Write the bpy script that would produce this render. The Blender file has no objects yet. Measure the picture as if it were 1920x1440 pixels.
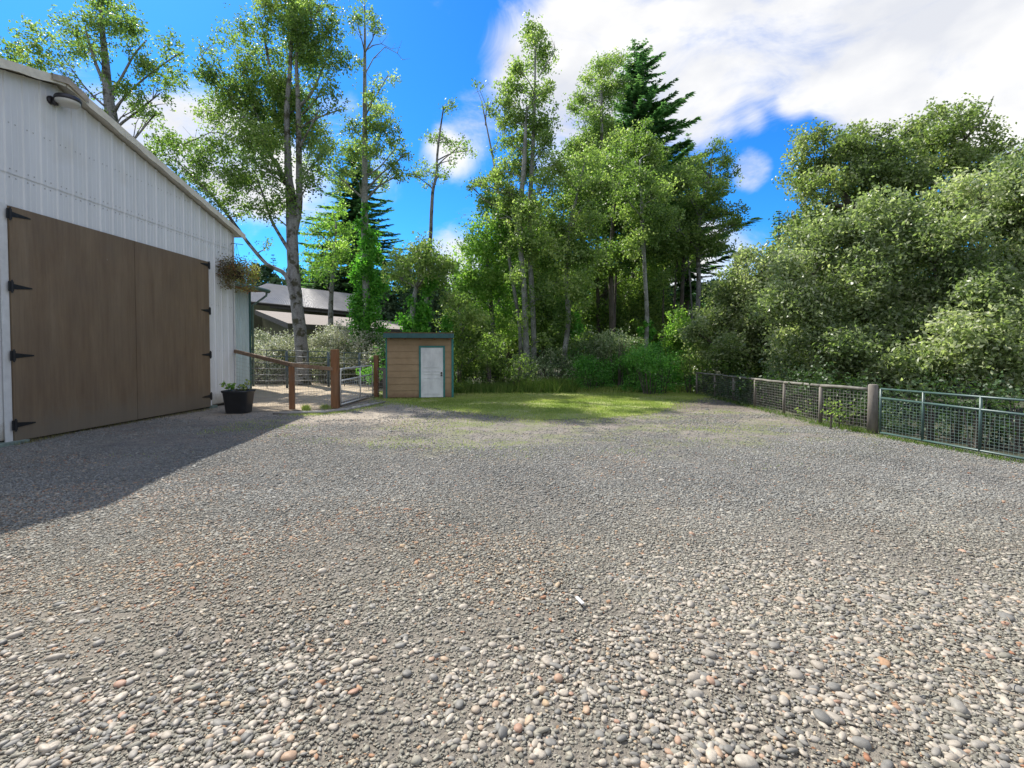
import bpy, math, random
import numpy as np
from mathutils import Vector, Matrix
R = math.radians
rng = np.random.default_rng(7)
random.seed(7)
S = bpy.context.scene
COL = S.collection
# ------------------------------------------------------------------ camera, sky, sun, exposure
CAMZ, FPX, PITCH, CY = 1.6, 900.0, R(1.5), 681.6
cd = bpy.data.cameras.new("camera"); cam = bpy.data.objects.new("camera", cd); COL.objects.link(cam)
cam.location = (0, 0, CAMZ); cam.rotation_euler = (R(90) - PITCH, 0, 0)
cd.sensor_width = 36; cd.lens = 36 * FPX / 1920; cd.shift_y = -(720 - CY) / 1920
cd.clip_start = 0.05; cd.clip_end = 2000
S.camera = cam
S.view_settings.view_transform = 'Standard'; S.view_settings.look = 'None'
S.view_settings.exposure = 0.92; S.view_settings.gamma = 1
SUN_A, SUN_B = 0.61, -0.62              # ground shift of a shadow per metre of height
el = math.atan(1 / math.hypot(SUN_A, SUN_B)); az = math.atan2(-SUN_A, -SUN_B)
sl = bpy.data.lights.new("sun", 'SUN'); so = bpy.data.objects.new("sun", sl); COL.objects.link(so)
sl.energy = 4.3; sl.angle = R(0.53); sl.color = (1, .95, .87)
so.rotation_euler = Vector((SUN_A, SUN_B, -1)).to_track_quat('-Z', 'Y').to_euler(); so.location = (-20, 20, 30)
S.render.engine = 'CYCLES'
try:
    S.cycles.max_bounces = 12; S.cycles.diffuse_bounces = 8; S.cycles.glossy_bounces = 2; S.cycles.transmission_bounces = 8
    S.cycles.transparent_max_bounces = 4; S.cycles.caustics_reflective = False; S.cycles.caustics_refractive = False
except Exception: pass

def ray(px, py):
    x = (px - 960) / FPX; y = -(py - CY) / FPX
    F = Vector((0, math.cos(PITCH), -math.sin(PITCH))); U = Vector((0, math.sin(PITCH), math.cos(PITCH)))
    return F + U * y + Vector((x, 0, 0))
def at(px, py, Y):
    d = ray(px, py); return Vector((0, 0, CAMZ)) + d * (Y / d.y)
def atz(px, py, z):
    d = ray(px, py); return Vector((0, 0, CAMZ)) + d * ((z - CAMZ) / d.z)
def G(px, py): return atz(px, py, 0)

W = bpy.data.worlds.new("World"); S.world = W; W.use_nodes = True
def world():
    t = W.node_tree; N = t.nodes; L = t.links
    bg = N['Background']; bg.inputs[1].default_value = 0.09
    sk = N.new('ShaderNodeTexSky'); sk.sky_type = 'NISHITA'; sk.sun_disc = False
    sk.sun_elevation = el; sk.sun_rotation = az; sk.air_density = 1.0; sk.dust_density = 0.3; sk.ozone_density = 2.0
    hs = N.new('ShaderNodeHueSaturation'); hs.inputs['Saturation'].default_value = 1.28; hs.inputs['Value'].default_value = 1.0
    L.new(sk.outputs[0], hs.inputs['Color'])
    hm = N.new('ShaderNodeMixRGB'); hm.blend_type = 'MULTIPLY'; hm.inputs[0].default_value = 1
    L.new(hs.outputs[0], hm.inputs[1]); hm.inputs[2].default_value = (.27, .84, 1.28, 1)
    tc = N.new('ShaderNodeTexCoord')
    nz = N.new('ShaderNodeTexNoise'); nz.inputs['Scale'].default_value = 4.2; nz.inputs['Detail'].default_value = 12; nz.inputs['Roughness'].default_value = .63
    mp = N.new('ShaderNodeMapping'); mp.inputs['Scale'].default_value = (1, 1, 1.9); mp.inputs['Rotation'].default_value = (0, R(18), 0)
    L.new(tc.outputs['Generated'], mp.inputs[0]); L.new(mp.outputs[0], nz.inputs['Vector'])
    nz.inputs['Distortion'].default_value = .6
    blobs = [(1010, 120, 95, 1), (1090, 190, 120, 1), (1170, 100, 120, 1), (1290, 140, 110, .9), (1420, 70, 90, .75), (1340, 90, 70, .5), (1560, 70, 105, 1.0), (1700, 85, 130, 1.1),
             (1850, 90, 150, 1.2), (2000, 120, 140, 1.0), (1620, 190, 60, .7), (1450, 205, 44, .5), (1395, 240, 30, .4), (1510, 185, 36, .5), (1860, 215, 60, .5), (1408, 318, 34, .9), (1300, 225, 60, .6),
             (395, 255, 75, .95), (340, 262, 60, .7), (470, 310, 80, .85), (560, 350, 70, .7), (630, 222, 48, .55), (870, 255, 62, .8), (830, 300, 45, .6), (720, 335, 45, .4), (700, 100, 40, .3),
             (1320, 520, 90, 1.0), (1270, 450, 60, .7), (845, 500, 60, 1.0), (450, 330, 70, .6), (290, 235, 50, .5), (170, 200, 60, .6), (250, 250, 60, .5)]
    acc = None
    for (px, py, r, a) in blobs:
        d = ray(px, py); c2 = d.y ** 2 / d.length_squared; d.normalize()
        th = r / FPX * math.sqrt(c2)
        dp = N.new('ShaderNodeVectorMath'); dp.operation = 'DOT_PRODUCT'; L.new(tc.outputs['Generated'], dp.inputs[0]); dp.inputs[1].default_value = d
        mr = N.new('ShaderNodeMapRange'); mr.interpolation_type = 'SMOOTHSTEP'; L.new(dp.outputs['Value'], mr.inputs[0])
        mr.inputs[1].default_value = math.cos(th * 1.5); mr.inputs[2].default_value = math.cos(th * .1); mr.inputs[3].default_value = 0; mr.inputs[4].default_value = a
        if acc is None: acc = mr.outputs[0]
        else:
            mx = N.new('ShaderNodeMath'); mx.operation = 'ADD'; L.new(acc, mx.inputs[0]); L.new(mr.outputs[0], mx.inputs[1]); acc = mx.outputs[0]
    # unseen white cloud added outside the view ahead, to fill the shadows
    dp = N.new('ShaderNodeVectorMath'); dp.operation = 'DOT_PRODUCT'; L.new(tc.outputs['Generated'], dp.inputs[0]); dp.inputs[1].default_value = (0, .94, .34)
    mr = N.new('ShaderNodeMapRange'); mr.interpolation_type = 'SMOOTHSTEP'; L.new(dp.outputs['Value'], mr.inputs[0])
    mr.inputs[1].default_value = .55; mr.inputs[2].default_value = .40; mr.inputs[3].default_value = 0; mr.inputs[4].default_value = .95
    mx = N.new('ShaderNodeMath'); mx.operation = 'ADD'; L.new(acc, mx.inputs[0]); L.new(mr.outputs[0], mx.inputs[1]); acc = mx.outputs[0]
    cl = N.new('ShaderNodeMath'); cl.operation = 'MINIMUM'; L.new(acc, cl.inputs[0]); cl.inputs[1].default_value = 1.25
    # mask = smoothstep(blob*.. + noise)
    m1 = N.new('ShaderNodeMath'); m1.operation = 'MULTIPLY_ADD'; L.new(cl.outputs[0], m1.inputs[0]); m1.inputs[1].default_value = .43; L.new(nz.outputs[0], m1.inputs[2])
    mr = N.new('ShaderNodeMapRange'); mr.interpolation_type = 'SMOOTHSTEP'; L.new(m1.outputs[0], mr.inputs[0]); mr.inputs[1].default_value = .60; mr.inputs[2].default_value = 1.06
    n2 = N.new('ShaderNodeTexNoise'); n2.inputs['Scale'].default_value = 5; n2.inputs['Detail'].default_value = 6
    L.new(mp.outputs[0], n2.inputs['Vector'])
    cr = N.new('ShaderNodeValToRGB'); L.new(n2.outputs[0], cr.inputs[0])
    cr.color_ramp.elements[0].position = .36; cr.color_ramp.elements[0].color = (4.7, 4.85, 5.25, 1)
    cr.color_ramp.elements[1].position = .6; cr.color_ramp.elements[1].color = (6.4, 6.35, 6.25, 1)
    mix = N.new('ShaderNodeMixRGB'); L.new(mr.outputs[0], mix.inputs[0]); L.new(hm.outputs[0], mix.inputs[1]); L.new(cr.outputs[0], mix.inputs[2])
    L.new(mix.outputs[0], bg.inputs[0])
world()

# ------------------------------------------------------------------ materials
class NT:
    def __init__(s, name):
        s.m = bpy.data.materials.new(name); s.m.use_nodes = True; s.t = s.m.node_tree; s.N = s.t.nodes; s.L = s.t.links
        s.b = s.N['Principled BSDF']
    def new(s, k): return s.N.new('ShaderNode' + k)
    def lk(s, a, b): s.L.new(a, b)
    def noise(s, scale, detail=4, rough=.55, vec=None, stretch=None, obj=False):
        n = s.new('TexNoise'); n.inputs['Scale'].default_value = scale; n.inputs['Detail'].default_value = detail; n.inputs['Roughness'].default_value = rough
        if vec is None:
            if obj: vec = s.new('TexCoord').outputs['Object']
            else: vec = s.new('NewGeometry').outputs['Position']
        if stretch:
            mp = s.new('Mapping'); mp.inputs['Scale'].default_value = stretch; s.lk(vec, mp.inputs[0]); vec = mp.outputs[0]
        s.lk(vec, n.inputs['Vector']); return n.outputs[0]
    def ramp(s, f, stops):
        c = s.new('ValToRGB'); s.lk(f, c.inputs[0]); e = c.color_ramp.elements
        while len(e) < len(stops): e.new(.5)
        for k, (p, col) in enumerate(stops):
            e[k].position = p; e[k].color = (col, col, col, 1) if isinstance(col, (int, float)) else (*col, 1)
        return c.outputs[0]
    def mix(s, f, a, b, mode='MIX'):
        m = s.new('MixRGB'); m.blend_type = mode
        for i, v in ((0, f), (1, a), (2, b)):
            if isinstance(v, (int, float)): m.inputs[i].default_value = v if i == 0 else (v, v, v, 1)
            elif isinstance(v, tuple): m.inputs[i].default_value = (*v, 1)
            else: s.lk(v, m.inputs[i])
        return m.outputs[0]
    def math(s, op, a, b=0, c=0):
        m = s.new('Math'); m.operation = op
        for i, v in ((0, a), (1, b), (2, c)):
            if isinstance(v, (int, float)): m.inputs[i].default_value = v
            else: s.lk(v, m.inputs[i])
        return m.outputs[0]
    def mr(s, v, a, b, c=0, d=1, smooth=True):
        m = s.new('MapRange'); s.lk(v, m.inputs[0])
        if smooth: m.interpolation_type = 'SMOOTHSTEP'
        for i, x in ((1, a), (2, b), (3, c), (4, d)): m.inputs[i].default_value = x
        return m.outputs[0]
    def bump(s, h, strength=.5, dist=.01):
        b = s.new('Bump'); b.inputs['Strength'].default_value = strength; b.inputs['Distance'].default_value = dist
        s.lk(h, b.inputs['Height']); s.lk(b.outputs[0], s.b.inputs['Normal'])
    def base(s, c):
        if isinstance(c, tuple): s.b.inputs['Base Color'].default_value = (*c, 1)
        else: s.lk(c, s.b.inputs['Base Color'])
    def rough(s, r): s.b.inputs['Roughness'].default_value = r

def simple(name, c, r=.6, var=.25, scale=6, metal=0, bump=.15, stretch=None, spec=.5):
    n = NT(name); f = n.noise(scale, 6, .6, stretch=stretch, obj=True)
    n.base(n.ramp(f, [(.3, tuple(x * (1 - var) for x in c)), (.7, tuple(min(1, x * (1 + var)) for x in c))]))
    n.rough(r); n.b.inputs['Metallic'].default_value = metal; n.b.inputs['Specular IOR Level'].default_value = spec
    if bump: n.bump(f, bump, .01)
    return n.m

def leafmat(name, c0, c1, c2, rough=.45, trans=.35, spec=.4):
    n = NT(name); a = n.new('Attribute'); a.attribute_name = 'tint'
    col = n.ramp(a.outputs['Fac'], [(0, c0), (.5, c1), (1, c2)])
    n.base(col); n.rough(rough); n.b.inputs['Specular IOR Level'].default_value = spec
    t = n.new('BsdfTranslucent'); n.lk(n.mix(1.0, col, (1.5, 1.75, .85), 'MULTIPLY'), t.inputs[0])
    ms = n.new('MixShader'); ms.inputs[0].default_value = trans
    n.lk(n.b.outputs[0], ms.inputs[1]); n.lk(t.outputs[0], ms.inputs[2]); n.lk(ms.outputs[0], n.N['Material Output'].inputs[0])
    return n.m
M = {}
M['alder'] = leafmat('alder_leaf', (.06, .115, .03), (.18, .265, .07), (.40, .45, .17), .48, .48, .45)
M['birch'] = leafmat('birch_leaf', (.075, .13, .04), (.215, .30, .09), (.45, .49, .21), .48, .48, .45)
M['lime'] = leafmat('lime_leaf', (.10, .20, .04), (.22, .36, .08), (.42, .51, .16), .52, .5, .35)
M['willow'] = leafmat('willow_leaf', (.09, .135, .055), (.265, .315, .155), (.59, .58, .42), .40, .43, .55)
M['oak'] = leafmat('oak_leaf', (.08, .125, .04), (.215, .27, .10), (.44, .46, .24), .44, .43, .5)
M['bramble_green'] = leafmat('bramble_green_leaf', (.06, .11, .04), (.19, .26, .12), (.60, .60, .48), .48, .3, .4)
M['ivy'] = leafmat('ivy_leaf', (.04, .14, .02), (.11, .31, .045), (.24, .46, .08), .5, .42, .25)
M['bramble'] = leafmat('bramble_leaf', (.09, .14, .05), (.46, .45, .37), (.85, .80, .74), .5, .16, .35)
M['laurel'] = leafmat('laurel_leaf', (.035, .12, .022), (.10, .27, .05), (.21, .42, .09), .5, .38, .3)
M['needle'] = leafmat('needle', (.05, .115, .06), (.12, .235, .11), (.22, .33, .16), .65, .42, .2)
M['needle_far'] = leafmat('needle_far', (.04, .075, .045), (.07, .12, .06), (.12, .17, .08), .8, .1, .1)
M['dry'] = leafmat('dry_flower', (.09, .07, .045), (.20, .155, .10), (.34, .36, .11), .6, .4)
M['dark'] = leafmat('shade_tinted_leaf', (.02, .045, .015), (.05, .095, .03), (.11, .16, .06), .5, .25, .4)  # shade behind fence and gate put into the leaf colour
M['blossom'] = leafmat('blossom', (.25, .07, .05), (.4, .12, .06), (.45, .25, .05), .6, .3)
def grassmat(name, c0, c1, c2): return leafmat(name, c0, c1, c2, .7, .3, .1)
M['grass'] = grassmat('grass', (.15, .22, .05), (.30, .37, .10), (.50, .49, .21))
M['weed'] = grassmat('weed', (.04, .09, .02), (.11, .19, .04), (.26, .27, .10))

def bark(name, c0, c1, moss=.5):
    n = NT(name)
    f = n.noise(7, 8, .65, stretch=(1, 1, .35)); g = n.noise(2.2, 6, .6); h = n.noise(28, 5, .6, stretch=(.5, .5, 1.6))
    col = n.ramp(f, [(.3, c0), (.65, c1)])
    col = n.mix(n.ramp(h, [(.5, 0), (.62, .55)]), col, tuple(x * 1.5 for x in c1))
    col = n.mix(n.math('MULTIPLY', n.ramp(g, [(.52, 0), (.58, 1)]), moss), col, (.045, .042, .018))
    n.base(col); n.rough(.9); n.bump(n.math('ADD', f, h), .8, .03); return n.m
M['bark_alder'] = bark('alder_bark', (.10, .095, .09), (.24, .235, .23), .9)
M['bark_birch'] = bark('birch_bark', (.13, .13, .12), (.31, .31, .285), .45)
M['bark_dark'] = bark('dark_bark', (.05, .042, .035), (.12, .10, .085), .5)

M['barn'] = None
def mk_mats():
    n = NT('barn_white_metal')       # painted steel with faint rust drips and dirt
    f = n.noise(3, 6, .6, stretch=(1, 1, .12)); d = n.noise(1.1, 4)
    col = n.ramp(f, [(.30, (.67, .675, .68)), (.6, (.735, .74, .745))])
    col = n.mix(n.ramp(d, [(.55, 0), (.8, .35)]), col, (.52, .48, .38))
    sp = n.noise(26, 3, .6); col = n.mix(n.ramp(sp, [(.76, 0), (.80, .6)]), col, (.22, .17, .12))
    z = n.new('SeparateXYZ'); n.lk(n.new('NewGeometry').outputs['Position'], z.inputs[0]); sp2 = n.noise(6, 6, .7)
    col = n.mix(n.mr(n.math('ADD', z.outputs[2], n.math('MULTIPLY', sp2, -.5)), -.15, .28, .75, 0), col, (.30, .26, .19))
    n.base(col); n.rough(.42); n.bump(n.noise(5, 3), .05, .01); M['barn'] = n.m
    n = NT('barn_door_brown')
    f = n.noise(3.2, 9, .66, stretch=(1, 1, .16)); g = n.noise(1.3, 7, .65); h = n.noise(16, 6, .7, stretch=(1, 1, .06))
    col = n.ramp(f, [(.30, (.15, .096, .054)), (.5, (.20, .137, .080)), (.72, (.245, .178, .11))])
    col = n.mix(n.ramp(g, [(.35, 0), (.7, .6)]), col, (.165, .122, .082))
    col = n.mix(n.ramp(h, [(.45, 0), (.72, .4)]), col, (.085, .054, .035))
    sc = n.noise(14, 2, .5, stretch=(1, 1, .5)); col = n.mix(n.ramp(sc, [(.80, 0), (.83, .7)]), col, (.35, .32, .27))
    z = n.new('SeparateXYZ'); n.lk(n.new('NewGeometry').outputs['Position'], z.inputs[0]); sp2 = n.noise(5, 6, .7)
    col = n.mix(n.mr(n.math('ADD', z.outputs[2], n.math('MULTIPLY', sp2, -.7)), -.2, .35, .65, 0), col, (.17, .145, .11))
    n.base(col); n.rough(.62); n.bump(h, .25, .006); M['door'] = n.m
    n = NT('cream_trim'); f = n.noise(8, 6, .6); n.base(n.ramp(f, [(.3, (.62, .56, .44)), (.7, (.80, .74, .60))])); n.rough(.5); M['trim'] = n.m
    M['white'] = simple('white_paint', (.66, .66, .65), .5, .1)
    M['black_iron'] = simple('black_iron', (.018, .018, .02), .5, .3, metal=.3)
    M['roof_metal'] = simple('roof_metal', (.6, .58, .53), .45, .1)
    M['footing'] = simple('footing_concrete', (.17, .22, .19), .9, .3, 12)
    M['lens'] = simple('lamp_lens', (.62, .60, .55), .35, .06, bump=0)
    M['lampdark'] = simple('lamp_dark_housing', (.03, .028, .035), .45, .2)
    M['blue_metal'] = simple('pale_blue_metal', (.50, .60, .64), .4, .14, 3, stretch=(1, 1, .2))
    M['teal_dark'] = simple('dark_teal_trim', (.05, .12, .12), .5, .25)
    M['gutter'] = simple('gutter_green', (.10, .17, .15), .45, .2)
    M['soffit'] = simple('soffit_wood', (.17, .08, .035), .8, .3)
    M['dark_roof'] = simple('ribbed_dark_roof', (.40, .385, .37), .42, .1, 2)
    M['fascia_dark'] = simple('dark_fascia', (.07, .062, .05), .7, .25)
    M['olive'] = simple('olive_siding', (.10, .095, .045), .8, .2, 3)
    n = NT('brown_shingle'); f = n.noise(9, 6, .65); n.base(n.ramp(f, [(.3, (.15, .125, .105)), (.5, (.235, .20, .17)), (.75, (.32, .26, .20))])); n.rough(.9); n.bump(f, .5, .02); M['shingle'] = n.m
    n = NT('tan_siding'); f = n.noise(2.2, 6, .6); g = n.noise(30, 5, .6, stretch=(.2, 1, 1))
    col = n.ramp(f, [(.3, (.29, .195, .105)), (.7, (.38, .265, .15))]); col = n.mix(n.ramp(g, [(.55, 0), (.8, .3)]), col, (.15, .10, .05))
    z = n.new('SeparateXYZ'); n.lk(n.new('NewGeometry').outputs['Position'], z.inputs[0])
    col = n.mix(n.mr(n.math('ADD', z.outputs[2], n.math('MULTIPLY', f, .3)), .22, .42, .6, 0), col, (.15, .08, .045))
    n.base(col); n.rough(.75); n.bump(g, .2, .004); M['tan'] = n.m
    M['teal'] = simple('teal_paint', (.025, .17, .15), .5, .2, 5)
    M['teal_roof'] = simple('teal_fascia', (.022, .09, .09), .5, .25, 5)
    M['moss_roof'] = simple('mossy_roof_felt', (.16, .10, .055), .95, .4, 14, bump=.6)
    n = NT('scuffed_white_door'); f = n.noise(3, 7, .65, stretch=(1, 1, .5)); n.base(n.ramp(f, [(.32, (.56, .56, .555)), (.55, (.74, .74, .73))])); n.rough(.5); M['shed_door'] = n.m
    M['brass'] = simple('aged_brass', (.10, .08, .06), .35, .2, metal=.8)
    n = NT('weathered_wood'); f = n.noise(9, 8, .65, stretch=(1, 1, .25)); n.base(n.ramp(f, [(.3, (.09, .08, .068)), (.7, (.24, .215, .185))])); n.rough(.9); n.bump(f, .6, .01); M['grey_wood'] = n.m
    n = NT('weathered_rail'); f = n.noise(6, 8, .7); n.base(n.ramp(f, [(.3, (.09, .085, .07)), (.6, (.21, .20, .17)), (.75, (.36, .345, .30))])); n.rough(.9); n.bump(f, .6, .01); M['grey_rail'] = n.m
    n = NT('stained_post'); f = n.noise(14, 8, .65, stretch=(1, 1, .12)); g = n.noise(2, 5)
    col = n.ramp(f, [(.3, (.13, .055, .022)), (.7, (.29, .135, .058))]); col = n.mix(n.ramp(g, [(.45, 0), (.7, .5)]), col, (.21, .14, .09))
    n.base(col); n.rough(.8); n.bump(f, .5, .006); M['red_wood'] = n.m
    n = NT('stained_rail'); f = n.noise(8, 8, .65, stretch=(1.2, .25, 1)); n.base(n.ramp(f, [(.3, (.14, .085, .05)), (.7, (.30, .20, .125))])); n.rough(.85); n.bump(f, .4, .006); M['brown_rail'] = n.m
    M['galv'] = simple('galvanised_tube', (.62, .61, .58), .4, .2, 9, metal=.3)
    M['wire'] = simple('fence_wire', (.33, .32, .30), .5, .2, metal=.3, bump=0)
    M['green_tube'] = simple('green_painted_tube', (.055, .10, .09), .4, .2, 7)
    M['green_wire'] = simple('green_mesh_wire', (.13, .19, .175), .5, .2, bump=0)
    M['corral'] = simple('blue_grey_pipe', (.075, .11, .125), .4, .3, 6)
    M['corral_pale'] = simple('worn_grey_pipe', (.26, .26, .25), .45, .3, 6)
    M['tub'] = simple('black_plastic', (.022, .024, .028), .38, .2)
    M['soil'] = simple('potting_soil', (.05, .038, .028), 1, .4, 30)
    n = NT('bleached_log'); f = n.noise(5, 8, .7, stretch=(.25, 1, 1)); n.base(n.ramp(f, [(.3, (.14, .125, .11)), (.65, (.42, .40, .37))])); n.rough(.9); n.bump(f, .8, .03); M['log'] = n.m
    M['stick'] = simple('dry_stick', (.28, .22, .16), .8, .4, 20)
    M['white_chip'] = simple('white_chip', (.75, .75, .73), .6, .05)
    # ground sheets
    n = NT('forest_floor'); f = n.noise(1.2, 8, .65); g = n.noise(14, 6, .65)
    n.base(n.mix(.5, n.ramp(f, [(.35, (.03, .032, .018)), (.65, (.05, .065, .028))]), n.ramp(g, [(.3, (.02, .02, .012)), (.7, (.08, .075, .04))]))); n.rough(1); n.bump(g, .8, .04); M['forest'] = n.m
    n = NT('gravel_bed'); pos = n.new('NewGeometry').outputs['Position']; sx = n.new('SeparateXYZ'); n.lk(pos, sx.inputs[0]); X, Y = sx.outputs[0], sx.outputs[1]
    vo = n.new('TexVoronoi'); vo.inputs['Scale'].default_value = 34; n.lk(pos, vo.inputs['Vector'])
    vb = n.new('SeparateColor'); n.lk(vo.outputs['Color'], vb.inputs[0])
    cell = n.ramp(vb.outputs[0], [(0, (.10, .10, .098)), (.45, (.20, .20, .195)), (.8, (.29, .285, .27)), (1, (.42, .40, .37))])
    edge = n.ramp(vo.outputs['Distance'], [(.25, 1), (.6, .35)])
    grav = n.mix(1, cell, edge, 'MULTIPLY')
    dust = n.noise(60, 5, .7); big = n.noise(.55, 6, .6); med = n.noise(2.3, 6, .65)
    dirt = n.ramp(dust, [(.3, (.155, .14, .115)), (.7, (.30, .27, .22))])
    col = n.mix(n.ramp(med, [(.42, .25), (.62, .9)]), grav, dirt)
    red = n.noise(1.7, 8, .72); col = n.mix(n.math('MULTIPLY', n.ramp(red, [(.56, 0), (.68, .7)]), n.mr(big, .42, .6)), col, (.16, .095, .065))
    far = n.mr(Y, 7.5, 11); col = n.mix(n.math('MULTIPLY', far, n.ramp(big, [(.3, .25), (.6, .85)])), col, n.ramp(med, [(.35, (.19, .15, .12)), (.65, (.29, .255, .215))]))
    mo = n.math('MULTIPLY', n.mr(Y, 6.5, 8.5), n.mr(X, -4, 0)); moss = n.noise(1.3, 8, .7)
    col = n.mix(n.math('MULTIPLY', mo, n.ramp(moss, [(.46, 0), (.6, .8)])), col, (.16, .18, .07))
    near = n.mr(n.math('ADD', Y, n.math('MULTIPLY', big, 3.0)), 3.5, 8.0, .7, 0); col = n.mix(near, col, n.ramp(dust, [(.3, (.16, .138, .105)), (.7, (.31, .27, .21))]))
    tan = n.math('MULTIPLY', n.mr(Y, 10.2, 11.6), n.mr(X, -1.2, -2.6)); col = n.mix(n.math('MULTIPLY', tan, n.ramp(med, [(.3, .55), (.6, 1)])), col, (.36, .31, .245))
    soil = n.math('MULTIPLY', n.math('MULTIPLY', n.mr(X, 3.4, 4.6), n.mr(Y, 12.4, 13.8)), n.ramp(med, [(.3, .5), (.6, 1)])); col = n.mix(soil, col, (.13, .105, .085))
    n.base(col); n.rough(.95); n.bump(n.math('ADD', n.math('MULTIPLY', vo.outputs['Distance'], -1), dust), .9, .02); M['gravel'] = n.m
    n = NT('lawn_soil'); f = n.noise(1.1, 6, .6); g = n.noise(25, 5, .6)
    n.base(n.mix(.35, n.ramp(f, [(.34, (.20, .26, .06)), (.5, (.28, .32, .09)), (.62, (.36, .34, .15)), (.72, (.34, .27, .18))]), n.ramp(g, [(.3, (.10, .13, .03)), (.7, (.28, .30, .11))]))); n.rough(1); n.bump(g, .6, .03); M['lawn'] = n.m
    n = NT('sand'); f = n.noise(1.4, 6, .65); g = n.noise(22, 6, .7)
    n.base(n.mix(.4, n.ramp(f, [(.35, (.36, .28, .19)), (.7, (.50, .41, .29))]), n.ramp(g, [(.3, (.25, .2, .14)), (.7, (.5, .42, .32))]))); n.rough(1); n.bump(g, .7, .04); M['sand'] = n.m
    def stone(name, stops, rough=.75):
        n = NT(name); a = n.new('Attribute'); a.attribute_name = 'tint'
        col = n.ramp(a.outputs['Fac'], stops)
        if name == 'gravel_chip':
            sy_ = n.new('SeparateXYZ'); n.lk(n.new('NewGeometry').outputs['Position'], sy_.inputs[0])
            k = n.mr(n.math('ADD', sy_.outputs[1], n.math('MULTIPLY', n.noise(.6, 5, .6), 3.0)), 4.0, 8.0, 1, 0); col = n.mix(k, col, n.mix(1, col, (1.10, 1.03, .90), 'MULTIPLY'))
        f = n.noise(55, 5, .65); col = n.mix(.55, col, n.mix(1, col, n.ramp(f, [(.25, .55), (.7, 1.35)]), 'MULTIPLY'))
        n.base(col); n.rough(rough); n.b.inputs['Specular IOR Level'].default_value = .3; n.bump(f, .35, .004); return n.m
    M['chip'] = stone('gravel_chip', [(0, (.115, .115, .105)), (.3, (.19, .19, .175)), (.6, (.26, .258, .235)), (.82, (.335, .325, .29)), (.93, (.34, .26, .18)), (1, (.26, .13, .085))], .8)
    M['pebble'] = stone('river_pebble', [(0, (.15, .145, .13)), (.25, (.24, .225, .195)), (.5, (.34, .295, .235)), (.72, (.42, .37, .295)), (.86, (.31, .28, .235)), (.95, (.38, .28, .185)), (1, (.33, .20, .14))], .6)
mk_mats()

# ------------------------------------------------------------------ mesh helpers
def tag(o, label=None, cat=None, group=None, kind=None):
    if label: o['label'] = label
    if cat: o['category'] = cat
    if group: o['group'] = group
    if kind: o['kind'] = kind
    return o
def empty(name, loc=(0, 0, 0), label=None, cat=None, group=None):
    o = bpy.data.objects.new(name, None); COL.objects.link(o); o.location = loc; o.empty_display_size = .2
    return tag(o, label, cat, group)
def link(name, me, mat, parent=None, smooth=False):
    o = bpy.data.objects.new(name, me); COL.objects.link(o)
    if mat: me.materials.append(mat)
    if smooth: me.polygons.foreach_set('use_smooth', np.ones(len(me.polygons), dtype=bool))
    if parent is not None:
        o.parent = parent; o.matrix_parent_inverse = Matrix.Translation(-Vector(parent.location))
        if parent.parent is not None:
            o.matrix_parent_inverse = Matrix.Identity(4)
    return o
def npmesh(name, V, F, k, tint=None):
    me = bpy.data.meshes.new(name); nf = len(F)
    me.vertices.add(len(V)); me.vertices.foreach_set('co', np.asarray(V, dtype=np.float32).ravel())
    me.loops.add(nf * k); me.loops.foreach_set('vertex_index', np.asarray(F, dtype=np.int32).ravel())
    me.polygons.add(nf); me.polygons.foreach_set('loop_start', np.arange(0, nf * k, k, dtype=np.int32))
    me.update(calc_edges=True)
    if tint is not None:
        a = me.attributes.new('tint', 'FLOAT', 'POINT'); a.data.foreach_set('value', np.clip(tint, 0, 1).astype(np.float32))
    return me
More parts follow.
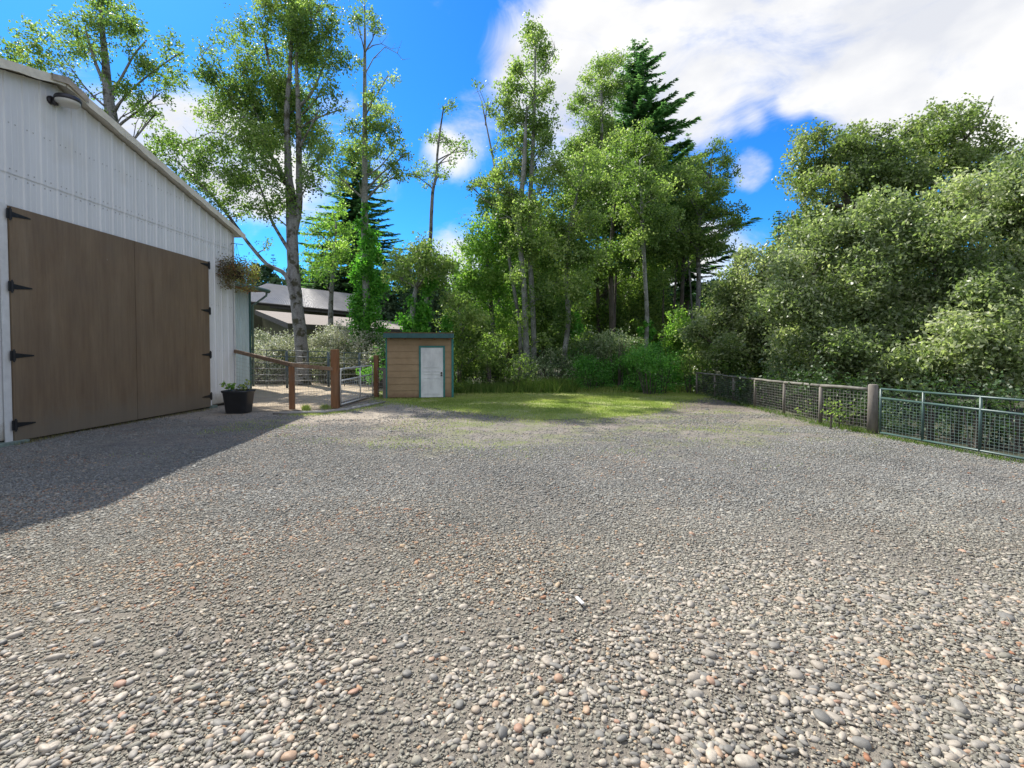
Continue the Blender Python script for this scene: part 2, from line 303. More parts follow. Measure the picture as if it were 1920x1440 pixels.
class MB:
    """collects shapes into one mesh"""
    def __init__(s): s.v = []; s.f = []
    def add(s, vs, fs):
        b = len(s.v); s.v += [tuple(v) for v in vs]; s.f += [tuple(b + i for i in f) for f in fs]
    def box(s, c, size, mat=None):
        x, y, z = (d / 2 for d in size)
        vs = [Vector((a * x, b * y, d * z)) for a in (-1, 1) for b in (-1, 1) for d in (-1, 1)]
        if mat is not None: vs = [mat @ v for v in vs]
        vs = [Vector(c) + v for v in vs]
        s.add(vs, [(0, 1, 3, 2), (4, 6, 7, 5), (0, 4, 5, 1), (2, 3, 7, 6), (0, 2, 6, 4), (1, 5, 7, 3)])
    def pbox(s, P, a0, a1, b0, b1, c0, c1):
        """box in a local frame P(a,b,c)->world"""
        vs = [P(a, b, c) for a in (a0, a1) for b in (b0, b1) for c in (c0, c1)]
        s.add(vs, [(0, 1, 3, 2), (4, 6, 7, 5), (0, 4, 5, 1), (2, 3, 7, 6), (0, 2, 6, 4), (1, 5, 7, 3)])
    def tube(s, pts, r, n=8, cap=True, jit=0):
        pts = [Vector(p) for p in pts]; m = len(pts)
        rs = r if isinstance(r, (list, tuple)) else [r] * m
        rings = []; ref = None
        for i in range(m):
            t = (pts[min(i + 1, m - 1)] - pts[max(i - 1, 0)])
            if t.length < 1e-9: t = Vector((0, 0, 1))
            t.normalize()
            if ref is None: ref = Vector((1, 0, 0)) if abs(t.x) < .8 else Vector((0, 1, 0))
            a = (ref - t * ref.dot(t)).normalized(); ref = a; b = t.cross(a)
            rings.append([pts[i] + (a * math.cos(2 * math.pi * k / n) + b * math.sin(2 * math.pi * k / n)) * rs[i] * (1 + (random.uniform(-jit, jit) if jit else 0)) for k in range(n)])
        b0 = len(s.v)
        for rg in rings: s.v += [tuple(v) for v in rg]
        for i in range(m - 1):
            for k in range(n):
                a = b0 + i * n + k; c = b0 + i * n + (k + 1) % n
                s.f.append((a, c, c + n, a + n))
        if cap:
            s.f.append(tuple(b0 + k for k in reversed(range(n)))); s.f.append(tuple(b0 + (m - 1) * n + k for k in range(n)))
    def build(s, name, mat, parent=None, smooth=False, bevel=0):
        me = bpy.data.meshes.new(name); me.from_pydata(s.v, [], s.f); me.update()
        o = link(name, me, mat, parent, smooth)
        if bevel:
            md = o.modifiers.new('bevel', 'BEVEL'); md.width = bevel; md.segments = 2; md.limit_method = 'ANGLE'
        return o
def norm(a): return a / (np.linalg.norm(a, axis=1, keepdims=True) + 1e-9)
def leaf_arrays(P, L, Wd, tint, up=.35, droop=0.0):
    """P (N,3) centres; folded diamond leaves"""
    n = len(P); nr = norm(rng.normal(size=(n, 3)) + np.array([0, 0, up])); t = rng.normal(size=(n, 3)); t[:, 2] -= droop
    t = norm(t - nr * (t * nr).sum(1, keepdims=True)); s = np.cross(nr, t)
    L = np.asarray(L).reshape(-1, 1) * np.ones((n, 1)); Wd = np.asarray(Wd).reshape(-1, 1) * np.ones((n, 1))
    V = np.empty((n, 4, 3)); V[:, 0] = P - t * L * .5; V[:, 2] = P + t * L * .5
    o = -t * L * .06 + nr * L * .10
    V[:, 1] = P + s * Wd * .5 + o; V[:, 3] = P - s * Wd * .5 + o
    return V.reshape(-1, 3), np.repeat(tint, 4)
def leaves_mesh(name, P, L, Wd, tint, **k):
    V, T = leaf_arrays(P, L, Wd, tint, **k); return npmesh(name, V, np.arange(len(V)).reshape(-1, 4), 4, T)

# ------------------------------------------------------------------ ground
def hgt(x, y): return (0.012 * np.sin(x * 1.3 + .7) * np.sin(y * .9 + 1.1) + .008 * np.sin(x * 3.1 + y * 2.3)) * np.clip((10.5 - y) / 3, 0, 1)
def sheet(name, poly, z, mat, step=.3, jag=0.0, follow=True):
    """flat irregular sheet from a polygon of (x,y), edge roughened"""
    pts = []
    m = len(poly)
    for i in range(m):
        a = Vector(poly[i]); b = Vector(poly[(i + 1) % m]); k = max(1, int((b - a).length / step))
        for j in range(k):
            p = a.lerp(b, j / k); nn = (b - a).normalized(); q = Vector((-nn.y, nn.x)) * (random.uniform(-jag, jag) if jag else 0)
            pts.append((p.x + q.x, p.y + q.y, 0))
    import bmesh
    bm = bmesh.new(); f = bm.faces.new([bm.verts.new(p) for p in pts]); f.normal_update()
    if f.normal.z < 0: f.normal_flip()
    bmesh.ops.triangulate(bm, faces=bm.faces[:])
    me = bpy.data.meshes.new(name); bm.to_mesh(me); bm.free()
    for v in me.vertices: v.co.z = z
    o = link(name, me, mat); tag(o, kind='structure'); return o
def g2(px, py): p = G(px, py); return (p.x, p.y)
v = [(-400, -60, -.03), (400, -60, -.03), (400, 600, -.03), (-400, 600, -.03)]
me = bpy.data.meshes.new('ground'); me.from_pydata(v, [], [(0, 1, 2, 3)]); tag(link('ground', me, M['forest']), kind='structure')
# gravel yard: undulating grid
xs = np.arange(-13, 13.01, .25); ys = np.arange(-3, 18.51, .25); XX, YY = np.meshgrid(xs, ys)
keep = None
Vg = np.stack([XX, YY, hgt(XX, YY)], -1).reshape(-1, 3); nx = len(xs)
I, J = np.meshgrid(np.arange(nx - 1), np.arange(len(ys) - 1)); a = (J * nx + I).ravel()
FL = [(G(*p).x, G(*p).y) for p in ((1300, 738), (1416, 764), (1470, 777), (1538, 795), (1650, 816), (1920, 868))]
fx_ = np.interp(Vg[a, 1] + .12, [q[1] for q in reversed(FL)] , [q[0] for q in reversed(FL)], right=FL[0][0] + 1.5)
fx_ = np.where(Vg[a, 1] < FL[-1][1], FL[-1][0] + (FL[-1][1] - Vg[a, 1]) * .9, fx_)
a = a[Vg[a, 0] < fx_ + .15]
link('gravel_yard', npmesh('gravel_yard', Vg, np.stack([a, a + 1, a + 1 + nx, a + nx], 1), 4), M['gravel'], smooth=True)['kind'] = 'structure'
LAWN = [g2(*p) for p in [(700, 748), (760, 757), (830, 768), (900, 777), (960, 784), (1020, 787.5), (1100, 785), (1180, 780), (1235, 773), (1258, 764), (1262, 756), (1300, 750), (1330, 745), (1325, 736), (1280, 728), (1000, 724), (850, 728), (735, 733), (712, 740)]]
sheet('lawn', LAWN, .006, M['lawn'], .12, .07)
SAND = [g2(*p) for p in [(425, 772), (500, 771), (560, 770), (630, 764), (690, 752), (706, 744), (700, 722), (600, 716), (430, 716)]]
sheet('paddock', SAND, .011, M['sand'], .4, .08)

# stones
def ico(sub):
    import bmesh
    bm = bmesh.new(); bmesh.ops.create_icosphere(bm, subdivisions=sub, radius=1)
    V = np.array([v.co[:] for v in bm.verts]); F = np.array([[v.index for v in f.verts] for f in bm.faces]); bm.free(); return V, F
def chiptpl(k):
    r = np.random.default_rng(k); V = np.array([(x, y, z) for z in (-1, 1) for x, y in ((-1, -1), (1, -1), (1, 1), (-1, 1))], float) * .75
    V += r.uniform(-.38, .38, V.shape); V[4:, :2] *= .72
    F = np.array([(0, 3, 2, 1), (4, 5, 6, 7), (0, 1, 5, 4), (1, 2, 6, 5), (2, 3, 7, 6), (3, 0, 4, 7)]); return V, F
def scatter(tpls, P, size, flat, tint, tilt=.35):
    """returns V,F,T for one mesh, template picked at random"""
    Vs, Fs, Ts = [], [], []; base = 0; pick = rng.integers(0, len(tpls), len(P))
    for i, (V, F) in enumerate(tpls):
        s = pick == i; n = s.sum()
        if n == 0: continue
        sc = np.stack([size[s] * rng.uniform(.75, 1.35, n), size[s] * rng.uniform(.55, .95, n), size[s] * flat * rng.uniform(.7, 1.3, n)], 1) * .5
        L = V[None] * sc[:, None, :]
        ta = rng.normal(0, tilt, n); c, d = np.cos(ta)[:, None], np.sin(ta)[:, None]
        y = L[:, :, 1] * c - L[:, :, 2] * d; z = L[:, :, 1] * d + L[:, :, 2] * c
        ph = rng.uniform(0, 6.283, n); c, d = np.cos(ph)[:, None], np.sin(ph)[:, None]
        x = L[:, :, 0] * c - y * d; y2 = L[:, :, 0] * d + y * c
        Wv = np.stack([x, y2, z], -1) + P[s][:, None, :]
        Vs.append(Wv.reshape(-1, 3)); Fs.append((F[None] + (np.arange(n) * len(V))[:, None, None]).reshape(-1, F.shape[1]) + base); base += n * len(V)
        Ts.append(np.repeat(tint[s], len(V)))
    return np.concatenate(Vs), np.concatenate(Fs), np.concatenate(Ts)
def vnoise(x, y, s, seed):
    """cheap smooth value noise 0..1"""
    r = np.random.default_rng(seed); T = r.random((64, 64)); x = x * s + 100; y = y * s + 100
    xi = np.floor(x).astype(int); yi = np.floor(y).astype(int); fx = x - xi; fy = y - yi; fx = fx * fx * (3 - 2 * fx); fy = fy * fy * (3 - 2 * fy)
    g = lambda a, b: T[a % 64, b % 64]
    return (g(xi, yi) * (1 - fx) + g(xi + 1, yi) * fx) * (1 - fy) + (g(xi, yi + 1) * (1 - fx) + g(xi + 1, yi + 1) * fx) * fy
def fbm(x, y, s, seed): return (vnoise(x, y, s, seed) + .5 * vnoise(x, y, s * 2.1, seed + 1) + .25 * vnoise(x, y, s * 4.3, seed + 2)) / 1.75
def in_poly(x, y, poly):
    c = np.zeros(len(x), bool); m = len(poly)
    for i in range(m):
        x0, y0 = poly[i]; x1, y1 = poly[i - 1]
        c ^= ((y0 > y) != (y1 > y)) & (x < (x1 - x0) * (y - y0) / (y1 - y0 + 1e-12) + x0)
    return c
def yard_points(n, y0, y1, seed=0, pw=1):
    y = rng.uniform(y0 - .4, y1 + .4, n * 3) + rng.normal(0, .35, n * 3); y = np.maximum(y, 1.4 + rng.random(n * 3) * .3); x = rng.uniform(-1, 1, n * 3) * 15.5
    k = (np.abs(x) < y * 1.12 + 1.3) & (x > -9.0 + .074 * (y - 8.5)) & (x < np.where(y < FL[-1][1], FL[-1][0] + (FL[-1][1] - y) * .9, np.interp(y, [q[1] for q in reversed(FL)], [q[0] for q in reversed(FL)])) + .1) & ~in_poly(x + rng.normal(0, .22, len(x)), y + rng.normal(0, .16, len(x)), LAWN) & ~in_poly(x, y, SAND)
    x, y = x[k], y[k]; return x, y
chips = [chiptpl(k) for k in range(7)]; ic1 = ico(1); ic2 = ico(2)
def lump(tp, k, a=.16):
    r = np.random.default_rng(k); V, F = tp; d = r.normal(size=(4, 3)); W2 = V.copy()
    for q in d: W2 = W2 * (1 + a * np.tanh((V @ q))[:, None] * .6)
    W2 = W2 - (W2.max(0) + W2.min(0)) / 2; return W2 / np.abs(W2).max(0), F
peb = [lump(ic2, k, .3) for k in range(6)]; chip20 = [(lump(ic1, 20 + k, .5)[0] + np.random.default_rng(k).uniform(-.22, .22, ic1[0].shape), ic1[1]) for k in range(7)]
def pebble_density(x, y):
    n = fbm(x, y, 1.1, 11)
    b = 1 / (1 + np.exp((y - (2.75 + .35 * np.clip(x, -1, 2.2) + 1.1 * (n - .5))) * 3.2))
    right = np.exp(-((x - 1.6) / 1.5) ** 2 - ((y - 3.1) / .9) ** 2)
    return np.clip(b + right * .75, 0, 1) * np.clip((fbm(x, y, 1.7, 17) - .24) * 3.6, 0.05, 1)
def stones():
    # river pebbles in the foreground
    n = 48000; y = rng.uniform(1.5, 6.5, n); x = rng.uniform(-1, 1, n) * (y * 1.12 + 1.0)
    k = rng.random(n) < pebble_density(x, y) * 1.0 + .018; x, y = x[k], y[k]
    sz = np.exp(rng.normal(-3.80, .38, len(x))) * np.clip(1.15 - .1 * (y - 1.5), .75, 1.2)
    P = np.stack([x, y, hgt(x, y) + sz * .05 + rng.uniform(0, .006, len(x))], 1)
    V, F, T = scatter(peb, P, sz, .44, rng.random(len(x)), .25)
    tag(link('pebbles', npmesh('pebbles', V, F, 3, T), M['pebble'], smooth=True), 'rounded tan and grey river pebbles strewn over the near gravel', 'pebbles', kind='stuff')
    # angular chips near
    def band(nm, n, y0, y1, tp, kk, s0, mat, lab):
        x, y = yard_points(n, y0, y1)
        bare = fbm(x, y, .8, 31); k = rng.random(len(x)) < np.clip((bare - .28) * 5, .42, 1) * np.where(y > 8, np.clip((fbm(x, y * 2.4, .5, 93) - .46) * 4 + .35 - np.clip((y - 9.5) * .12, 0, .5), .10, 1), 1); x, y = x[k], y[k]
        sz = np.exp(rng.normal(math.log(s0), .35, len(x)))
        P = np.stack([x, y, np.where(in_poly(x, y, LAWN), .008, hgt(x, y)) + sz * .06 + rng.uniform(0, .004, len(x))], 1)
        t = rng.beta(2.2, 2.2, len(x)) * .72 + .06; w = rng.random(len(x)); t = np.where(w > .95 - .30 * np.clip((fbm(x, y * 1.6, .8, 55) - .55) * 6, 0, 1) * (x < 2), rng.uniform(.78, 1, len(x)), t)
        tone = (fbm(x, y, .7, 44) - .5) * .35 - .3 * np.clip((x - 3.4), 0, 1) * np.clip((y - 12.4), 0, 1); t = t + tone * (t < .75)
        V, F, T = scatter(tp, P, sz, .34, t, .32)
        tag(link('gravel_chips', npmesh('gravel_chips', V, F, kk, T), mat), lab, 'gravel', kind='stuff')
    band('g', 150000, 1.6, 4.0, chips, 4, .0115, M['chip'], 'fine grey grit between the pebbles in the foreground')
    band('a', 150000, 1.6, 5.2, chip20, 3, .0175, M['chip'], 'small angular grey gravel chips in the foreground, around the pebbles')
    band('b', 135000, 5.2, 9.5, chips, 4, .0195, M['chip'], 'angular grey gravel chips over the middle of the yard')
    band('c', 85000, 9.5, 17.5, chips, 4, .023, M['chip'], 'loose grey gravel chips at the far end of the yard')
stones()

# grass blades
def blades(name, x, y, h, w, mat, label, lean=.35, z0=.003, parent=None, tintb=None):
    n = len(x); ph = rng.uniform(0, 6.283, n); lx, ly = rng.normal(0, lean, n) * h, rng.normal(0, lean, n) * h
    dx, dy = np.cos(ph) * w / 2, np.sin(ph) * w / 2; z = np.full(n, z0)
    V = np.empty((n, 3, 3)); V[:, 0] = np.stack([x - dx, y - dy, z], 1); V[:, 1] = np.stack([x + dx, y + dy, z], 1); V[:, 2] = np.stack([x + lx, y + ly, z + h], 1)
    t = rng.beta(2, 2, n) if tintb is None else tintb
    me = npmesh(name, V.reshape(-1, 3), np.arange(3 * n).reshape(-1, 3), 3, np.repeat(t, 3))
    o = link(name, me, mat, parent)
    if parent is None: tag(o, label, 'grass', kind='stuff')
    return o
n = 420000; x = rng.uniform(-8, 9, n); y = rng.uniform(8, 24, n); k = (rng.random(n) < np.clip((.66 - fbm(x, y, 1.1, 8)) * 8, .25, 1)) & in_poly(x + rng.normal(0, .35, n), y + rng.normal(0, .3, n), LAWN) & (y < 19.5); x, y = x[k], y[k]
blades('grass', x, y, rng.uniform(.02, .055, len(x)), .012, M['grass'], 'short sunlit green lawn grass in front of the woods', tintb=np.clip(fbm(x, y, .8, 5) * 1.0 + rng.normal(-.02, .16, len(x)), 0, 1))
# sparse grass in the gravel
n = 120000; x = rng.uniform(-7, 9, n); y = rng.uniform(5.5, 17, n)
dn = np.clip((fbm(x, y * 2.2, .55, 71) - .54) * 7, 0, 1) * np.clip((y - 6.2) / 2.5, 0, 1) * (x < 8.2); k = (rng.random(n) < dn * .55) & ~in_poly(x, y, LAWN) & ~in_poly(x, y, SAND) & (x > -6.2 - .0 * y); x, y = x[k], y[k]
blades('sparse_grass', x, y, rng.uniform(.012, .04, len(x)), .01, M['grass'], 'thin patches of grass coming up through the gravel')
# weeds against the barn foot and along fences
# ------------------------------------------------------------------ white barn
A = G(25, 832); B = G(388, 766); u = (B - A).normalized(); nrm = Vector((u.y, -u.x, 0)); UZ = Vector((0, 0, 1))
def Wl(px, py):     # pixel ray hits barn front plane -> (along, height)
    d = ray(px, py); t = (A - Vector((0, 0, CAMZ))).dot(nrm) / d.dot(nrm); p = Vector((0, 0, CAMZ)) + d * t
    return (p - A).dot(u), p.z
def BP(a, z, o): return A + u * a + UZ * z + nrm * o     # local frame of the front wall
aR = Wl(438, 600)[0]; aD0 = Wl(12, 600)[0] + .03; aD1 = Wl(388, 600)[0]; aS = Wl(249, 600)[0]
zD = .5 * (Wl(12, 386)[1] + Wl(388, 490)[1]); zE = Wl(441, 441)[1]; aRi, zRi = Wl(102, 160)
aL = 2 * aRi - aR
print('BARN', aR, aD0, aD1, aS, zD, zE, aRi, zRi, aL, A, B, u)
def ztop(a):
    return zE + (zRi - zE) * (1 - abs(a - aRi) / (aR - aRi))
barn = empty('barn', A, 'white metal clad barn with big brown double doors, gable end towards the yard', 'barn')
def wall_profile(a0, a1, pitch=.305):
    """ribbed steel panel profile: list of (a, out)"""
    pr = [(a0, 0.0)]; k = math.ceil(a0 / pitch)
    while k * pitch < a1:
        c = k * pitch
        for da, o in ((-.035, 0), (-.018, .019), (.018, .019), (.035, 0), (.095, 0), (.102, .004), (.108, 0), (.197, 0), (.204, .004), (.211, 0)):
            if a0 < c + da < a1: pr.append((c + da, o))
        k += 1
    pr.append((a1, 0.0)); return pr
def strip_wall(mb, a0, a1, zb, zt, off=0.0):
    pr = wall_profile(a0, a1)
    for (p, o), (q, r) in zip(pr, pr[1:]):
        if q - p < 1e-5: continue
        b = len(mb.v)
        mb.v += [tuple(BP(p, zb(p), o + off)), tuple(BP(q, zb(q), r + off)), tuple(BP(q, zt(q), r + off)), tuple(BP(p, zt(p), o + off))]
        mb.f.append((b, b + 1, b + 2, b + 3))
zLap = zD + .56
mb = MB()
strip_wall(mb, aL, aR, lambda a: zLap, lambda a: max(zLap, ztop(a)), .012)
strip_wall(mb, aL, aD0, lambda a: .10, lambda a: zLap + .02)
strip_wall(mb, aD1, aR, lambda a: .10, lambda a: zLap + .02)
strip_wall(mb, aD0, aD1, lambda a: zD, lambda a: zLap + .02)
# solid core + side and rear walls
core = MB()
vs = []
for dep in (-.01, -8.0):
    vs += [BP(aL, .08, dep), BP(aR, .08, dep), BP(aR, zE, dep), BP(aRi, zRi, dep), BP(aL, zE, dep)]
mb.add(vs, [(5, 6, 7, 8, 9), (1, 6, 7, 2), (0, 5, 9, 4), (0, 1, 2, 3, 4)])
nf0 = len(mb.f)
k_ = math.ceil(aL / .305)
while k_ * .305 < aR:      # fastener heads along the girts
    for z_ in (.35, 1.6, 2.9, zLap - .06, zLap + .08, 5.5):
        for da in (.05, .155):
            a_ = k_ * .305 + da
            if a_ > aR - .05 or z_ > ztop(a_) - .1 or (aD0 - .14 < a_ < aD1 + .12 and z_ < zD): continue
            o_ = .016 if z_ > zLap else .004; c_ = [BP(a_ + .013 * math.cos(t_), z_ + .013 * math.sin(t_), o_) for t_ in (0, 1.05, 2.1, 3.14, 4.19, 5.24)]
            mb.add(c_ + [BP(a_, z_, o_ + .008)], [(i_, (i_ + 1) % 6, 6) for i_ in range(6)])
    k_ += 1
w_ = mb.build('wall', M['barn'], barn); w_.data.materials.append(simple('fastener_grey', (.36, .35, .34), .6, .2, bump=0))
w_.data.polygons.foreach_set('material_index', [0] * nf0 + [1] * (len(mb.f) - nf0))
tr = MB(); tr.pbox(BP, aR - .03, aR + .035, .08, zE - .02, .026, .036); tr.pbox(BP, aR + .003, aR + .035, .08, zE - .02, -.06, .0262); tr.build('corner_trim', M['white'], barn)
for a_, b_ in ((aD0 - .13, aD0 - .012), (aD1 + .015, aD1 + .10)):
    tr = MB(); tr.pbox(BP, a_, b_, .04, zD + .015, .024, .040); tr.build('door_jamb', M['white'], barn)
rf = MB()                                   # roof slabs
for s in (1, -1):
    e = aR if s == 1 else aL
    a_out = e + s * .28; sl_ = (zRi - zE) / (aR - aRi); z_out = zE - .28 * sl_
    vs = [BP(aRi, zRi + .03, .22), BP(a_out, z_out + .03, .22), BP(a_out, z_out + .11, .22), BP(aRi, zRi + .11, .22),
          BP(aRi, zRi + .03, -8.1), BP(a_out, z_out + .03, -8.1), BP(a_out, z_out + .11, -8.1), BP(aRi, zRi + .11, -8.1)]
    rf.add(vs, [(0, 1, 2, 3), (4, 7, 6, 5), (0, 4, 5, 1), (3, 2, 6, 7), (1, 5, 6, 2)])
rf.build('roof', M['roof_metal'], barn)
fc = MB()                                   # wavy rake trim
for s in (1, -1):
    e = aR if s == 1 else aL; N_ = 34; a0 = aRi + s * .01; a1 = e + s * .30; sl_ = (zRi - zE) / (aR - aRi)
    for i in range(N_):
        p = a0 + (a1 - a0) * i / N_; q = a0 + (a1 - a0) * (i + 1) / N_
        zp = zRi - abs(p - aRi) * sl_; zq = zRi - abs(q - aRi) * sl_
        w = .012 * math.sin(i * 1.5); w2 = .012 * math.sin((i + 1) * 1.5)
        vs = [BP(p, zp - .03 + w, .235), BP(q, zq - .03 + w2, .235), BP(q, zq + .125, .235), BP(p, zp + .125, .235),
              BP(p, zp - .03 + w, .222), BP(q, zq - .03 + w2, .222), BP(q, zq + .125, .222), BP(p, zp + .125, .222)]
        fc.add(vs, [(0, 1, 2, 3), (4, 7, 6, 5), (0, 4, 5, 1), (3, 2, 6, 7)])
fc.build('rake_trim', M['trim'], barn)
rc = MB()
rc.add([BP(aRi - .3, zRi + .05, .27), BP(aRi, zRi + .15, .27), BP(aRi + .42, zRi + .0, .27), BP(aRi - .3, zRi + .05, -8.1), BP(aRi, zRi + .15, -8.1), BP(aRi + .42, zRi + .0, -8.1),
        BP(aRi - .3, zRi - .06, .27), BP(aRi, zRi + .02, .27), BP(aRi + .42, zRi - .13, .27)], [(0, 1, 4, 3), (1, 2, 5, 4), (6, 7, 1, 0), (7, 8, 2, 1)])
rc.build('ridge_cap', simple('ridge_cap_rusty', (.40, .34, .26), .6, .3), barn)
fb = MB(); fb.pbox(BP, aD0 - .45, aD0 + .16, -.03, .055, -.2, .16); fb.build('footing', M['footing'], barn)
fb = MB(); fb.pbox(BP, aD1 - .02, aD1 + .22, -.03, .07, -.2, .12); fb.build('footing', M['footing'], barn)
dk = MB(); dk.pbox(BP, aL, aR, -.03, .11, -.16, -.12); dk.build('skirt_board', M['fascia_dark'], barn)
def door(a0, a1, side):
    m = MB(); m.pbox(BP, a0, a1, .05, zD - .012, .03, .072)
    d = m.build('door', M['door'], barn, bevel=.004)
    m = MB()
    hx = a0 if side < 0 else a1
    for py in ([402, 537, 667, 798] if side < 0 else [498, 583, 665, 743]):
        z = Wl(15 if side < 0 else 388, py)[1]; L_ = .44 * (-side)
        h = MB()
        h.pbox(BP, hx - .055 + (.0 if side < 0 else .0), hx + .03, z - .085, z + .085, .074, .084) if side < 0 else h.pbox(BP, hx - .03, hx + .055, z - .085, z + .085, .074, .084)
        h.tube([BP(hx + side * .004, z - .11, .088), BP(hx + side * .004, z + .11, .088)], .014, 8)
        o0, o1 = .0735, .083; s0, s1 = hx - side * .028, hx - side * .34
        vs = [BP(s0, z - .045, o0), BP(s1, z - .01, o0), BP(s1, z + .01, o0), BP(s0, z + .045, o0), BP(s0, z - .045, o1), BP(s1, z - .01, o1), BP(s1, z + .01, o1), BP(s0, z + .045, o1)]
        h.add(vs, [(0, 3, 2, 1), (4, 5, 6, 7), (0, 1, 5, 4), (1, 2, 6, 5), (2, 3, 7, 6), (3, 0, 4, 7)])
        for q in (.08, .16, .26): h.tube([BP(hx - side * q, z, .083), BP(hx - side * q, z, .089)], .009, 6)
        o = h.build('hinge', M['black_iron'], None); o.parent = d
    return d
door(aD0 + .0, aS - .006, -1); door(aS + .006, aD1, 1)

# yard lamp on the gable
la, lz = Wl(93, 188); Lp = BP(la, lz, 0)
lamp = empty('barn_light', Lp, 'round dusk lamp on a short dark arm high on the barn gable', 'lamp')
hd = None
for k in range(60):           # head position: along the outward normal where the pixel column matches
    p = BP(la + .1, lz + .02, .25 + k * .01)
    if True:
        rel = p - Vector((0, 0, CAMZ)); 
        if 960 + FPX * rel.x / rel.y >= 134: hd = p; break
if hd is None: hd = BP(la + .1, lz, .6)
print('lamp', Lp, hd)
m = MB(); m.tube([BP(la, lz, 0), BP(la, lz, .05)], .075, 12); m.tube([BP(la, lz, .04), hd * .55 + BP(la, lz, 0) * .45 + Vector((0, 0, .01)), hd - nrm * .1], .032, 8); m.box(BP(la, lz - .02, .10), (.07, .07, .13)); m.build('arm', M['lampdark'], lamp, True)
def disc(mb, c, prof, n=28):
    b = len(mb.v)
    for (r, z) in prof:
        for k in range(n): mb.v.append((c[0] + r * math.cos(2 * math.pi * k / n), c[1] + r * math.sin(2 * math.pi * k / n), c[2] + z))
    for i in range(len(prof) - 1):
        for k in range(n):
            a = b + i * n + k; d = b + i * n + (k + 1) % n; mb.f.append((a, d, d + n, a + n))
m = MB(); disc(m, hd, [(.001, .10), (.12, .098), (.185, .075), (.2, .04), (.2, .0), (.185, -.005)]); m.build('housing', M['lampdark'], lamp, True)
m = MB(); disc(m, hd, [(.188, .0), (.186, -.03), (.16, -.062), (.10, -.078), (.001, -.082)]); m.build('lens', M['lens'], lamp, True)

# hanging basket from a hook at the barn corner
hk = at(441, 512, 14.35)
bk = empty('hanging_basket', hk, 'dry trailing flower basket hung by the barn corner', 'hanging basket')
m = MB(); c = BP(aR - .12, at(432, 457, 14.3).z, .03); top = hk + Vector((0, 0, .78)); m.tube([c, Vector((hk.x - .1, hk.y, c.z + .03)), Vector((hk.x + .25, hk.y, c.z - .02))], .009, 6)
m.build('bracket', M['black_iron'], bk)
m = MB()
for k in range(3): m.tube([Vector((hk.x + .05, hk.y, c.z)), hk + Vector((.22 * math.cos(k * 2.1), .22 * math.sin(k * 2.1), .06))], .004, 4)
m.build('chain', M['black_iron'], bk)
m = MB(); disc(m, hk + Vector((0, 0, .0)), [(.25, .05), (.24, -.05), (.17, -.16), (.001, -.2)], 18); m.build('basket', M['soil'], bk, True)
n = 5200; th = rng.uniform(0, 6.283, n); rr = rng.random(n) ** .6 * .66; z = rng.normal(.10, .15, n) - rr ** 2 * .35 + .08
strand = rng.random(n) < .34; sa = rng.choice(rng.uniform(0, 6.283, 16), n); sr = rng.choice([.3, .38, .45, .52], n)
P = np.stack([hk.x + rr * np.cos(th), hk.y + rr * np.sin(th), hk.z + z], 1)
P2 = np.stack([hk.x + sr * np.cos(sa) + rng.normal(0, .035, n), hk.y + sr * np.sin(sa) + rng.normal(0, .035, n), hk.z + .08 - rng.random(n) ** 1.2 * .62], 1)
P[strand] = P2[strand]; tt = np.clip((P[:, 0] - hk.x) * .7 + .36 + rng.normal(0, .2, n), 0, 1)  # tint rises to the right, painting the basket's lit side into the leaves
link('foliage', leaves_mesh('foliage', P, .05, .034, tt), M['dry'], bk)
k = rng.choice(n, 260); link('blossom', leaves_mesh('blossom', P[k] + rng.normal(0, .03, (260, 3)), .05, .045, rng.random(260)), M['blossom'], bk)

# black tub planter at the corner
tb = G(448, 774); tub = empty('planter_tub', tb, 'black plastic tub planter at the foot of the barn corner', 'planter')
m = MB()
def ring(c, rx, ry, z, n=32, p=5):
    out = []
    for k in range(n):
        a = 2 * math.pi * k / n; ca, sa_ = math.cos(a), math.sin(a)
        out.append((c.x + rx * math.copysign(abs(ca) ** (2 / p), ca), c.y + ry * math.copysign(abs(sa_) ** (2 / p), sa_), z))
    return out
prof = [(.25, .21, .0), (.26, .22, .01), (.32, .27, .52), (.34, .29, .53), (.345, .295, .58), (.33, .28, .58), (.32, .27, .52), (.30, .25, .50)]
b = 0
for rx, ry, z in prof: m.v += ring(tb, rx, ry, z + .01)
for i in range(len(prof) - 1):
    for k in range(32): a_ = i * 32 + k; c_ = i * 32 + (k + 1) % 32; m.f.append((a_, c_, c_ + 32, a_ + 32))
m.f.append(tuple(range(31, -1, -1)))
m.build('tub', M['tub'], tub, True)
m = MB(); m.add(ring(tb, .318, .268, .53), [tuple(range(32))]); m.build('soil', M['soil'], tub)
def sprig(name, c, h, n, sprd, mat, parent, L=.08):
    m = MB(); P = []
    for k in range(n):
        a = random.uniform(0, 6.28); e = c + Vector((math.cos(a) * sprd * random.random(), math.sin(a) * sprd * random.random(), h * random.uniform(.5, 1)))
        mid = c.lerp(e, .5) + Vector((0, 0, h * .12)); m.tube([c, mid, e], [.006, .005, .003], 5)
        for j in range(7): q = mid.lerp(e, random.uniform(0, 1.1)); P.append((q.x + random.gauss(0, .04), q.y + random.gauss(0, .04), q.z + random.gauss(0, .03)))
    P = np.array(P); s = m.build('stem', M['weed'], parent); link(name, leaves_mesh(name, P, L, L * .7, rng.random(len(P)), up=1.2), mat, parent)
sprig('leaves', tb + Vector((-.22, 0, .5)), .33, 5, .2, M['lime'], tub, .11); sprig('leaves', tb + Vector((.15, .02, .5)), .34, 5, .16, M['grass'], tub, .08)
sprig('leaves', tb + Vector((.03, .1, .5)), .2, 7, .25, M['dry'], tub, .05)

